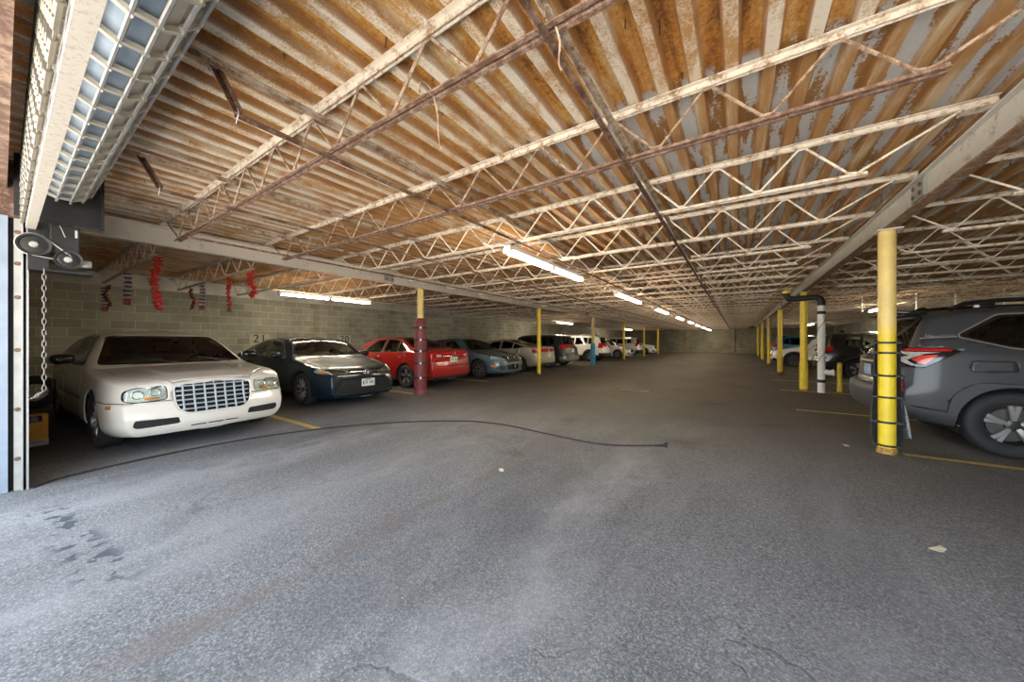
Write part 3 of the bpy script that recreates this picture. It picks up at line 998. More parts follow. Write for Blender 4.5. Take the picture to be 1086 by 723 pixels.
    b = bars(c, 'front', gr, zs=[.49+.056*k for k in range(6)], r=.0095, out=.0)
    v = bars(c, 'front', gr, ys=[-.312+.104*k for k in range(7)], r=.011, out=.0)
    b.add(v.v, v.f)
    b.build('grille_bars', M['grille_plastic'], r, True)
    for sg in (1, -1):
        b = bars(c, 'front', itk if sg > 0 else mir(itk), zs=[.348, .37, .392], r=.007, out=-.01)
        b.build('intake_slats', M['trim_dark'], r, True)
        # round reflectors behind the lens
        for (yy, zz, q) in ((.69, .705, .052), (.55, .725, .048)):
            b = MB(); xx = c.fx(yy, zz)-.003
            b.lathe([(q, .012), (q*.96, .02), (q*.75, -.005), (.02, -.025), (0, -.02)], 20, 'x', (xx, sg*yy, zz))
            b.build('reflector', M['chrome'], r, True)
        b = MB(); b.box((c.fx(.57, .655)-.016, sg*.575, .652), (.03, .13, .028), None, .006)
        b.build('turn_signal', M['amber_lens'], r)
    # winged badge on the top of the grille
    b = MB(); z = .792; xo = c.fx(0, z)+.018
    for sg in (1, -1):
        b.prism([(0, .010), (.045, .014), (.085, .006), (.078, -.002), (.035, -.008), (0, -.012)], lambda p, q, s=sg: (c.fx(p, z)+.012, s*p, z+q), lambda p, q, s=sg: (c.fx(p, z)+.022, s*p, z+q))
    b.lathe([(.020, 0), (.018, .012), (0, .014)], 16, 'x', (xo, 0, z))
    b.build('hood_badge', M['chrome'], r, True, .6)
    mirror(r, c, X(1.84), 1.06, 'gloss_black')
    handles(r, c, (X(2.72), X(3.62)), .86, 'chrome')
    b = MB()
    for y0, y1 in ((.60, .02), (-.02, -.55)):
        b.tube([(X(1.36), y0, 1.01), (X(1.50), (y0+y1)/2, 1.065), (X(1.44), y1, 1.05)], .008, 6)
    b.build('wiper', M['trim_dark'], r)
    b = MB(); b.box((X(2.28), 0, 1.35), (.03, .24, .06), None, .012); b.build('rear_view_mirror', M['trim_dark'], r)
    return r

# ---- dark teal sedan, nose to the aisle
def teal_sedan():
    L, W, H = 4.88, 1.84, 1.445
    c = Car(L, W, H, sedan_top(L, H, .70, .83, 1.20, .98, 2.15, 3.15, 4.30, 1.09, 1.075),
            [(0, .64), (.2, .75), (.6, .83), (1.4, .92), (2.6, .955), (4.2, 1.02), (4.8, .98), (L, .9)], bottom=[(0, .18), (1.2, .17), (3.6, .18), (4.5, .24), (L, .30)],
            plan=[(0, .76), (.08, .83), (.2, .90), (.45, .96), (.9, .99), (1.4, 1), (3.6, 1), (4.3, .97), (4.7, .92), (L, .84)],
            fin=[(.18, .05), (.25, .0), (.4, 0), (.55, .03), (.66, .06), (.76, .13)], Bf=.20, ff=.85)
    c.shell(); X = lambda d: L/2-d
    door_cut(c, [(X(1.50), .30), (X(1.46), .80), (X(1.66), .955), (X(2.22), 1.33), (X(2.74), 1.375), (X(2.74), .28)])
    door_cut(c, [(X(2.76), .28), (X(2.76), 1.375), (X(3.35), 1.34), (X(3.85), 1.10), (X(3.80), .80), (X(3.60), .66), (X(3.45), .28)])
    glazing(c, [[(1.74, .975), (2.70, .985), (2.70, 1.34), (2.26, 1.31)], [(2.79, .985), (3.42, 1.0), (3.42, 1.28), (3.15, 1.335), (2.79, 1.345)], [(3.47, 1.0), (3.86, 1.035), (3.47, 1.26)]],
            [(.76, 1.02), (.585, 1.375)], (1.1, 2.3), [(.60, 1.14), (.50, 1.36)], (3.4, 4.5),
            trim=[(1.64, .955), (3.98, 1.02), (3.5, 1.29), (3.16, 1.36), (2.72, 1.37), (2.22, 1.33)], trim_mat='chrome')
    hood = [(X(1.14), -.78), (X(1.14), .78), (X(.45), .70), (X(.16), .50), (X(.16), -.50), (X(.45), -.70)]
    c.cut('hood_gap', grow(hood, .005), 'top', 'trim_dark', nmin=.35, only=('body',)); c.cut('hood', hood, 'top', None, nmin=.3, only=('hood_gap',))
    hl = rounded([(-.86, .725), (-.80, .775), (-.60, .745), (-.38, .70), (-.38, .665), (-.60, .655), (-.80, .675)], .012)
    both(c, 'headlight', hl, 'front', 'lens_clear', nmin=.02, off=.003)
    amb = rounded([(X(.42), .695), (X(.22), .68), (X(.24), .755), (X(.45), .775)], .01)
    c.cut('turn_signal', amb, 'side', 'amber_lens', split=True, off=.004, nmin=.35)
    lip = rounded([(-.36, .685), (-.34, .72), (.34, .72), (.36, .685), (.22, .64), (-.22, .64)], .015)
    c.cut('upper_grille', lip, 'front', 'gloss_black', off=-.008, nmin=.02)
    gr = rounded([(-.50, .56), (0, .60), (.50, .56), (.68, .30), (.60, .245), (-.60, .245), (-.68, .30)], .03)
    c.cut('lower_grille', gr, 'front', 'dark_void', off=-.03, nmin=.02)
    arches(c, (.97, 3.80), .335, .385)
    r = finish('sedan', 'dark teal sedan with black bonnet, parked nose out beside the cream white sedan', -8.92, 4.28, 0, c, 'paint_teal')
    lamp_bowl(r, c, 'headlight', 'lamp_bowl', .014)
    wheels(r, c, .97, 3.80, .335, .22, .235, 10, mat_rim='alloy_dark', mat_spoke='alloy', twin=False, sw=.034)
    interior(r, c, .10, -.95, .34, 'seat_tan', zs=.55)
    bars(c, 'front', gr, zs=[.275, .315, .355, .395, .435, .475, .515], r=.009, out=-.004).build('grille_bars', M['alloy_dark'], r, True)
    for rx_, rz_ in ((.075, .052), (.030, .050)):
        b = MB(); b.tube([(c.fx(0, .68)+.012, rx_*math.cos(a), .685+rz_*math.sin(a)) for a in [2*PI*k/24 for k in range(24)]], .008, 6, closed=True); b.build('nose_badge', M['chrome'], r, True)
    b = MB(); b.tube([(c.fx(y, .70)+.008, y, .70-.02*abs(y)) for y in [-.36+.04*k for k in range(19)]], .009, 6); b.build('chrome_strip', M['chrome'], r, True)
    plate(r, c, 'front', 0, .47, 'plate_white', seed=3)
    mirror(r, c, X(1.72), .99, 'paint_teal', (.13, .20, .12)); handles(r, c, (X(2.55), X(3.58)), .83, 'paint_teal')
    b = MB()
    for y0, y1 in ((.62, .04), (.0, -.52)): b.tube([(X(1.20), y0, 1.0), (X(1.34), (y0+y1)/2, 1.07), (X(1.28), y1, 1.05)], .008, 6)
    b.build('wiper', M['trim_dark'], r)
    return r

# ---- red sedan, tail to the aisle
def red_sedan():
    L, W, H = 4.86, 1.83, 1.47
    c = Car(L, W, H, sedan_top(L, H, .72, .86, 1.20, .99, 2.10, 3.15, 4.20, 1.13, 1.11),
            [(0, .66), (.3, .80), (.8, .87), (1.5, .94), (2.6, .97), (4.0, 1.02), (4.75, 1.04), (L, .96)], bottom=[(0, .2), (1.2, .19), (3.7, .2), (4.5, .24), (L, .27)],
            rin=[(.25, .12), (.34, .02), (.5, 0), (.66, .01), (.72, .045), (.9, .05), (1.03, .035), (1.1, .06)], Br=.16, rf=.6)
    c.shell(); X = lambda d: L/2-d
    door_cut(c, [(X(1.50), .30), (X(1.46), .80), (X(1.66), .97), (X(2.20), 1.36), (X(2.72), 1.40), (X(2.72), .28)])
    door_cut(c, [(X(2.74), .28), (X(2.74), 1.40), (X(3.30), 1.375), (X(3.75), 1.15), (X(3.78), .85), (X(3.58), .70), (X(3.42), .28)])
    glazing(c, [[(1.74, .99), (2.66, 1.0), (2.66, 1.36), (2.24, 1.335)], [(2.80, 1.0), (3.36, 1.01), (3.36, 1.335), (3.15, 1.36), (2.80, 1.37)], [(3.41, 1.01), (3.80, 1.06), (3.66, 1.17), (3.41, 1.31)]],
            [(.75, 1.03), (.58, 1.40)], (1.1, 2.3), [(.70, 1.155), (.52, 1.41)], (3.2, 4.4),
            trim=[(1.62, .972), (3.94, 1.035), (3.68, 1.21), (3.42, 1.345), (3.16, 1.385), (2.72, 1.395), (2.20, 1.36)], trim_mat='chrome')
    # tail lamps wrap the corner
    tl = [(.40, .90), (.42, .955), (.62, 1.0), (.80, 1.03), (.90, 1.03), (.90, .86), (.74, .84), (.52, .865)]
    both(c, 'taillight', tl, 'rear', 'red_lens', nmin=.02, off=.006)
    c.cut('taillight', rounded([(X(4.40), 1.0), (X(4.62), 1.02), (X(4.9), 1.03), (X(4.9), .85), (X(4.66), .86)], .02), 'side', 'red_lens', split=True, off=.006, nmin=.02, only=('body',))
    both(c, 'reverse_lamp', [(.44, .895), (.46, .94), (.60, .955), (.60, .885)], 'rear', 'clear_lens', nmin=.02, off=.008)
    c.cut('trunk_gap', grow([(-.70, .70), (-.60, .64), (.60, .64), (.70, .70), (.56, 1.08), (-.56, 1.08)], .005), 'rear', 'trim_dark', nmin=.3, only=('body',))
    c.cut('trunk_lid', [(-.70, .70), (-.60, .64), (.60, .64), (.70, .70), (.56, 1.08), (-.56, 1.08)], 'rear', None, nmin=.3, only=('trunk_gap',))
    c.cut('bumper_valance', rounded([(-.70, .285), (-.66, .36), (.66, .36), (.70, .285), (.60, .245), (-.60, .245)], .02), 'rear', 'plastic_black', nmin=.02, off=.004)
    arches(c, (1.0, 3.78), .33, .38)
    r = finish('sedan', 'red sedan parked tail out behind the maroon padded post', -9.18, 7.2, PI, c, 'paint_red')
    wheels(r, c, 1.0, 3.78, .33, .215, .23, 5, twin=True, mat_rim='alloy_dark', mat_spoke='alloy', sw=.038)
    interior(r, c, .10, -.90, .34, zs=.56)
    b = MB(); b.tube([(c.rx(y, .90)-.016, y, .90) for y in [-.40+.05*k for k in range(17)]], .016, 8); b.build('chrome_strip', M['chrome'], r, True)
    b = MB(); b.tube([(c.rx(0, .985)-.01, .045*math.cos(a), .985+.038*math.sin(a)) for a in [2*PI*k/20 for k in range(20)]], .007, 6, closed=True)
    b.tube([(c.rx(0, .985)-.012, -.06, .985), (c.rx(0, .985)-.012, .06, .985)], .007, 6); b.build('trunk_badge', M['chrome'], r, True)
    plate(r, c, 'rear', 0, .80, 'plate_cream', seed=5)
    for sg in (1, -1):
        b = MB(); b.lathe([(.040, 0), (.045, .0), (.045, .14), (.040, .14), (.038, .0)], 18, 'x', (-L/2+.10, sg*.60, .27)); b.build('exhaust_tip', M['chrome'], r, True, .5)
    mirror(r, c, X(1.72), 1.01, 'paint_red', (.13, .20, .12)); handles(r, c, (X(2.54), X(3.52)), .87, 'chrome')
    return r

# ---- steel blue sedan, nose to the aisle
def blue_sedan():
    L, W, H = 4.84, 1.83, 1.445
    c = Car(L, W, H, sedan_top(L, H, .74, .86, 1.20, .98, 2.12, 3.15, 4.2, 1.09, 1.07),
            [(0, .68), (.3, .80), (.8, .87), (1.5, .93), (2.6, .96), (4.0, 1.01), (4.75, .98), (L, .9)],
            fin=[(.18, .06), (.26, .01), (.4, 0), (.6, .02), (.72, .05), (.82, .10)], Bf=.16)
    c.shell(46); X = lambda d: L/2-d
    door_cut(c, [(X(1.50), .30), (X(1.46), .80), (X(1.66), .96), (X(2.20), 1.33), (X(2.72), 1.375), (X(2.72), .28)])
    glazing(c, [[(1.74, .98), (2.68, .985), (2.68, 1.34), (2.24, 1.31)], [(2.78, .985), (3.75, 1.03), (3.45, 1.26), (3.15, 1.335), (2.78, 1.345)]],
            [(.75, 1.02), (.58, 1.375)], (1.1, 2.3), [(.60, 1.13), (.50, 1.36)], (3.3, 4.4))
    hl = rounded([(-.84, .70), (-.82, .80), (-.58, .80), (-.47, .78), (-.47, .68), (-.62, .665)], .02)
    both(c, 'headlight', hl, 'front', 'lens_clear', nmin=.02, off=.004)
    gr = rounded([(-.46, .655), (-.44, .80), (.44, .80), (.46, .655), (.40, .58), (-.40, .58)], .02)
    c.cut('grille', gr, 'front', 'dark_void', off=-.02, nmin=.02)
    c.cut('lower_intake', rounded([(-.38, .30), (-.40, .47), (.40, .47), (.38, .30)], .02), 'front', 'dark_void', off=-.02, nmin=.02)
    both(c, 'fog_lamp_bezel', rounded([(-.80, .32), (-.78, .46), (-.48, .44), (-.52, .31)], .03), 'front', 'plastic_black', off=-.01, nmin=.02)
    c.cut('side_marker', [(X(.42), .43), (X(.22), .42), (X(.22), .49), (X(.42), .50)], 'side', 'amber_lens', split=True, off=.004)
    arches(c, (.97, 3.70), .33, .38)
    r = finish('sedan', 'steel blue sedan with three-bar chrome grille, parked nose out past the red sedan', -9.17, 10.3, 0, c, 'paint_steelblue')
    lamp_bowl(r, c, 'headlight', 'lamp_bowl', .014)
    wheels(r, c, .97, 3.70, .33, .215, .23, 8, mat_rim='alloy_dark', mat_spoke='alloy', sw=.034)
    interior(r, c, .10, -.95, .34, 'seat_tan', zs=.55)
    bars(c, 'front', gr, zs=[.615, .69, .765], r=.022, out=.0).build('grille_bars', M['chrome'], r, True)
    plate(r, c, 'front', 0, .42, 'gloss_black', marks=False); 
    b = MB(); b.b6(c.fx(0, .42)+.017, c.fx(0, .42)+.019, .03, .06, .37, .47); b.build('plate_frame_sticker', M['plate_white'], r)
    mirror(r, c, X(1.72), .99, 'paint_steelblue', (.13, .20, .12)); handles(r, c, (X(2.55),), .84, 'chrome')
    return r

# ---- beige fastback sedan, tail to the aisle
def beige_sedan():
    L, W, H = 4.70, 1.825, 1.42
    c = Car(L, W, H, sedan_top(L, H, .70, .82, 1.18, .95, 2.05, 2.9, 4.25, 1.12, 1.11),
            [(0, .64), (.3, .78), (.8, .85), (1.5, .91), (2.6, .96), (3.8, 1.03), (4.6, 1.05), (L, .96)],
            rin=[(.25, .10), (.34, .02), (.5, 0), (.7, .03), (.95, .05), (1.05, .02), (1.12, .05)], Br=.16)
    c.shell(46); X = lambda d: L/2-d
    door_cut(c, [(X(2.66), .28), (X(2.66), 1.33), (X(3.2), 1.28), (X(3.75), 1.10), (X(3.70), .82), (X(3.50), .66), (X(3.36), .28)])
    glazing(c, [[(1.70, .97), (2.60, .985), (2.60, 1.31), (2.16, 1.285)], [(2.70, .985), (3.30, 1.0), (3.30, 1.24), (3.0, 1.305), (2.70, 1.32)], [(3.35, 1.0), (3.95, 1.065), (3.35, 1.225)]],
            [(.74, .99), (.57, 1.35)], (1.1, 2.2), [(.66, 1.14), (.50, 1.365)], (2.9, 4.4), glass='glass_dark')
    tl = [(.46, .93), (.60, .99), (.90, 1.0), (.90, .83), (.70, .86), (.52, .88)]
    both(c, 'taillight', tl, 'rear', 'red_lens', nmin=.02, off=.006)
    c.cut('taillight', rounded([(X(4.30), .985), (X(4.8), 1.0), (X(4.8), .84), (X(4.55), .88)], .02), 'side', 'red_lens', split=True, off=.006, nmin=.02, only=('body',))
    c.cut('rear_valance', rounded([(-.66, .26), (-.60, .40), (.60, .40), (.66, .26)], .03), 'rear', 'plastic_black', nmin=.02, off=.004)
    arches(c, (.95, 3.67), .33, .38)
    r = finish('sedan', 'beige fastback sedan parked tail out behind a plain yellow post', -9.15, 13.2, PI, c, 'paint_beige')
    wheels(r, c, .95, 3.67, .33, .215, .215, 7, mat_rim='alloy_dark', sw=.04)
    plate(r, c, 'rear', 0, .74, 'plate_white', seed=9)
    b = MB(); b.tube([(c.rx(y, .94)-.006, y, .94) for y in [-.46+.06*k for k in range(16)]], .012, 6); b.build('lamp_strip', M['red_lens'], r, True)
    mirror(r, c, X(1.66), .98, 'paint_beige', (.13, .19, .12)); handles(r, c, (X(2.5), X(3.42)), .86, 'paint_beige')
    return r

# ---- small suvs; one builder for the ones seen tail out
def suv(name, label, x, y, rz, L, W, H, mat, clad=None, wb=(.92, 3.58), R=.345, rails=False, tail='mid', glass='glass_dark', rim='alloy', plate_mat='plate_white', two=True, bumper=None, n=46):
    c = Car(L, W, H, suv_top(L, H, .84, .96, 1.12, 1.08, 1.90),
            [(0, .76), (.3, .90), (.8, .97), (1.5, 1.03), (2.8, 1.06), (L-.6, 1.10), (L-.15, 1.05), (L, .98)], bottom=[(0, .24), (.5, .22), (1.2, .21), (L-1.2, .22), (L-.5, .27), (L, .33)],
            plan=[(0, .80), (.08, .86), (.2, .92), (.45, .97), (.9, 1), (L-1.0, 1), (L-.5, .985), (L-.2, .955), (L-.08, .92), (L, .88)],
            rin=[(.3, .07), (.4, 0), (.62, .0), (.70, .06), (.9, .08), (1.1, .12), (1.5, .12)], Br=.10, tumble=.36, crown=.05, bow=.05)
    c.shell(n); X = lambda d: L/2-d
    if clad: c.cut('sill_cladding', [(X(.02), .2), (X(L-.02), .2), (X(L-.02), .42), (X(.02), .40)], 'side', clad, split=True, nmin=.05, off=.004)
    door_cut(c, [(X(2.56), .38), (X(2.56), 1.55), (X(3.25), 1.54), (X(3.55), 1.12), (X(3.45), .82), (X(3.30), .60), (X(3.28), .38)])
    zt = H-.16
    glazing(c, [[(1.62, 1.085), (2.50, 1.09), (2.50, zt), (2.0, zt-.03)], [(2.60, 1.09), (3.42, 1.115), (3.42, zt-.01), (2.60, zt)], [(3.50, 1.12), (L-.72, 1.20), (L-.85, zt-.05), (3.50, zt-.015)]],
            [(.74, 1.13), (.60, H-.10)], (1.0, 2.2), [(.66, 1.17), (.56, H-.17)], (L-.65, L+.1), glass=glass)
    if tail == 'mid':
        tl = [(.44, .98), (.46, 1.08), (.70, 1.13), (.95, 1.14), (.95, .96), (.70, .93)]
        sd = [(X(L-.42), 1.10), (X(L+.05), 1.15), (X(L+.05), .95), (X(L-.25), .97)]
    else:
        tl = [(.56, .86), (.60, 1.10), (.74, 1.20), (.95, 1.22), (.95, .92), (.76, .86)]
        sd = [(X(L-.36), 1.14), (X(L+.05), 1.20), (X(L+.05), .88), (X(L-.20), .96)]
    both(c, 'taillight', tl, 'rear', 'red_lens', nmin=.02, off=.008)
    c.cut('taillight', sd, 'side', 'red_lens', split=True, off=.008, nmin=.02, only=('body',))
    c.cut('rear_bumper', [(-.95, .25), (-.95, .56), (.95, .56), (.95, .25)], 'rear', bumper or 'plastic_black', nmin=.02, off=.010)
    both(c, 'bumper_reflector', rounded([(.58, .47), (.58, .52), (.80, .52), (.80, .47)], .01), 'rear', 'red_lens', nmin=.02, off=.016)
    arches(c, wb, R, R+.05, clad=.06 if clad else None)
    r = finish(name, label, x, y, rz, c, mat)
    wheels(r, c, wb[0], wb[1], R, .225, R-.11, 5, twin=True, mat_rim='alloy_dark', mat_spoke=rim, sw=.042)
    interior(r, c, .25, -.80, .40, zs=.66)
    plate(r, c, 'rear', 0, .84, plate_mat, seed=int(L*100))
    mirror(r, c, X(1.58), 1.12, mat, (.13, .20, .15)); handles(r, c, (X(2.40), X(3.22)), .96, mat)
    b = MB(); b.prism([(0, 0), (.22, 0), (.05, .06), (.02, .05)], lambda p, q: (X(L-.80)-p+.1, -.012, H-.035+q), lambda p, q: (X(L-.80)-p+.1, .012, H-.035+q)); b.build('roof_antenna', M['gloss_black'], r)
    if rails:
        for sg in (1, -1):
            b = MB(); b.tube([(X(1.95), sg*.60, H-.06), (X(2.1), sg*.60, H+.015), (X(L-.95), sg*.60, H+.005), (X(L-.80), sg*.60, H-.07)], [.018, .02, .02, .018], 8); b.build('roof_rail', M['silver' if rails == 'silver' else 'gloss_black'], r, True)
    return r

# ---- grey suv on the right with the C-shaped tail lamps
def grey_suv():
    L, W, H = 4.80, 1.86, 1.77
    c = Car(L, W, H, [(0, .86), (.04, .92), (.14, .98), (.5, 1.03), (1.15, 1.10), (1.28, 1.14), (1.5, 1.28), (1.85, 1.58), (2.15, 1.72), (2.7, 1.77), (3.5, 1.765), (4.15, 1.73), (4.34, 1.695), (4.40, 1.65), (4.66, 1.24), (4.72, 1.17), (4.80, 1.12)],
            [(0, .80), (.3, .93), (.8, 1.02), (1.5, 1.09), (2.8, 1.12), (4.2, 1.17), (4.65, 1.12), (4.8, 1.06)], bottom=[(0, .24), (.5, .22), (1.2, .22), (3.7, .24), (4.2, .30), (4.6, .35), (L, .38)],
            plan=[(0, .80), (.08, .86), (.2, .92), (.45, .97), (.9, 1), (3.9, 1), (4.4, .985), (4.62, .955), (4.72, .92), (L, .88)],
            rin=[(.36, .10), (.44, .01), (.55, 0), (.70, .01), (.76, .09), (.90, .11), (1.0, .12), (1.15, .14), (1.5, .14)], Br=.10, tumble=.34, crown=.05, bow=.05, rf=.5)
    c.shell(90); X = lambda d: L/2-d
    c.cut('sill_cladding', [(X(0), .2), (X(3.45), .2), (X(3.45), .46), (X(0), .46)], 'side', 'cladding', split=True, nmin=.05, off=.005)
    door_cut(c, [(X(2.62), .48), (X(2.62), 1.62), (X(3.2), 1.61), (X(3.62), 1.18), (X(3.50), .90), (X(3.32), .72), (X(3.30), .48)])
    glazing(c, [[(1.72, 1.17), (2.56, 1.195), (2.56, 1.625), (2.06, 1.585)], [(2.66, 1.20), (3.45, 1.235), (3.45, 1.63), (2.66, 1.63)], [(3.50, 1.24), (3.72, 1.27), (4.03, 1.385), (4.03, 1.42), (3.75, 1.615), (3.50, 1.63)]],
            [(.76, 1.20), (.61, 1.66)], (1.1, 2.2), [(.66, 1.225), (.57, 1.625)], (4.2, 5.0), glass='glass_dark',
            trim=[(1.64, 1.15), (3.48, 1.205), (3.74, 1.24), (4.11, 1.37), (4.11, 1.42), (3.79, 1.655), (2.66, 1.66), (2.02, 1.615)], trim_mat='silver', inner=True)
    # black pillar behind the quarter glass
    c.cut('pillar_gap', [(X(4.12), 1.375), (X(4.40), 1.355), (X(4.40), 1.367), (X(4.12), 1.39)], 'side', 'silver', split=True, off=.004, nmin=.2)
    c.cut('tailgate_gap', [(X(4.28), 1.70), (X(4.60), 1.22), (X(4.615), 1.22), (X(4.295), 1.70)], 'side', 'trim_dark', split=True, nmin=.02)
    # tail lamps: black housing with red bar above, bright C and orange-red wedge
    sd = [(X(4.16), 1.228), (X(4.11), 1.208), (X(4.40), 1.01), (X(5.0), .985), (X(5.0), 1.243), (X(4.22), 1.243)]
    c.cut('taillight_housing', sd, 'side', 'gloss_black', split=True, nmin=.0, off=.010, only=('body',))
    both(c, 'taillight', [(.44, 1.185), (.44, 1.232), (.93, 1.235), (.93, 1.19)], 'rear', 'red_lens', nmin=.62, off=.012, only=('body',))
    c.cut('taillight', [(X(4.20), 1.20), (X(4.17), 1.216), (X(4.22), 1.232), (X(5.0), 1.236), (X(5.0), 1.196)], 'side', 'red_lens', split=True, nmin=.0, off=.015, only=('taillight_housing',))
    c.cut('reverse_lamp', [(X(4.27), 1.188), (X(5.0), 1.188), (X(5.0), 1.155), (X(4.49), 1.148), (X(4.60), 1.085), (X(4.50), 1.02), (X(4.45), 1.02), (X(4.53), 1.085), (X(4.39), 1.168)], 'side', 'clear_lens', split=True, nmin=.0, off=.015, only=('taillight_housing',))
    c.cut('stop_lamp', [(X(4.29), 1.160), (X(4.42), 1.148), (X(4.49), 1.09), (X(4.40), 1.035)], 'side', 'red_lens_bright', split=True, nmin=.0, off=.017, only=('taillight_housing',))
    c.cut('rear_bumper', [(-.95, .33), (-.95, .74), (.95, .74), (.95, .33)], 'rear', 'cladding', nmin=.35, off=.012, only=('body',))
    c.cut('rear_bumper', [(X(4.02), .30), (X(5), .30), (X(5), .56), (X(4.55), .52), (X(4.02), .44)], 'side', 'cladding', split=True, nmin=.0, off=.010, only=('body',))
    c.cut('side_vent', [(X(4.58), .62), (X(4.66), .60), (X(4.62), .94), (X(4.56), .86)], 'side', 'gloss_black', split=True, off=.004, nmin=.0, only=('body', 'rear_bumper'))
    c.cut('bumper_reflector', [(X(4.56), .70), (X(4.61), .68), (X(4.60), .86), (X(4.56), .82)], 'side', 'red_lens', split=True, off=.012, nmin=.0, only=('side_vent',))
    fl = rounded([(X(3.70), .98), (X(3.72), 1.10), (X(4.02), 1.10), (X(4.05), .98)], .03)
    c.cut('fuel_flap_gap', grow(fl, .004), 'side', 'trim_dark', side=-1, only=('body',)); c.cut('fuel_flap', fl, 'side', None, side=-1, only=('fuel_flap_gap',))
    # squared arch trims
    for d in (.93, 3.72):
        q = [(X(d)+.50, .30), (X(d)+.50, .52), (X(d)+.44, .72), (X(d)+.30, .84), (X(d)-.30, .84), (X(d)-.46, .70), (X(d)-.50, .55), (X(d)-.53, .30)]
        c.cut('wheel_arch_trim', rounded(q, .06), 'side', 'cladding', split=True, off=.012, nmin=.05)
    arches(c, (.93, 3.72), .375, .435)
    r = finish('suv', 'grey suv with roof rails and C-shaped tail lamps, behind the strapped yellow post at right', 1.52+L/2, 7.18, 0, c, 'paint_grey')
    wheels(r, c, .93, 3.72, .375, .24, .245, 5, twin=True, mat_rim='alloy_dark', mat_spoke='alloy', sw=.05)
    interior(r, c, .25, -.80, .42, zs=.70)
    plate(r, c, 'rear', .0, .92, 'plate_blue', seed=4, ink='plate_white')
    b = MB(); b.tube([(c.rx(y, 1.04)-.012, y, 1.04) for y in [-.42+.06*k for k in range(15)]], .018, 6); b.build('tailgate_strip', M['silver'], r, True)
    b = MB(); b.tube([(c.rx(0, 1.13)-.01, .075*math.cos(a), 1.125+.04*math.sin(a)) for a in [2*PI*k/24 for k in range(24)]], .006, 6, closed=True)
    b.build('tailgate_badge', M['chrome'], r, True)
    b = MB(); b.box((X(4.42), 0, 1.705), (.30, 1.12, .035), Matrix.Rotation(.10, 3, 'Y'), .012); b.build('roof_spoiler', M['gloss_black'], r, True, .6)
    for sg in (1, -1):
        b = MB(); b.tube([(X(1.9), sg*.63, H-.07), (X(2.08), sg*.63, H+.03), (X(2.5), sg*.63, H+.045), (X(3.75), sg*.63, H+.045), (X(4.0), sg*.63, H+.02), (X(4.12), sg*.63, H-.05)], [.025, .028, .026, .026, .028, .025], 8)
        for d in (2.25, 3.1, 3.85): b.box((X(d), sg*.63, H-.01), (.16, .05, .08), None, .012)
        b.build('roof_rail', M['gloss_black'], r, True, .7)
    b = MB(); b.prism([(0, 0), (.20, 0), (.05, .065), (.02, .055)], lambda p, q: (X(4.1)-p, -.015, H-.03+q), lambda p, q: (X(4.1)-p, .015, H-.03+q)); b.build('roof_antenna', M['gloss_black'], r)
    b = MB(); b.tube([(X(4.68), .02, 1.24), (X(4.60), -.35, 1.34)], .009, 6); b.build('rear_wiper', M['trim_dark'], r)
    mirror(r, c, X(1.66), 1.18, 'paint_grey', (.14, .21, .17)); handles(r, c, (X(2.46), X(3.30)), 1.02, 'paint_grey')
    return r

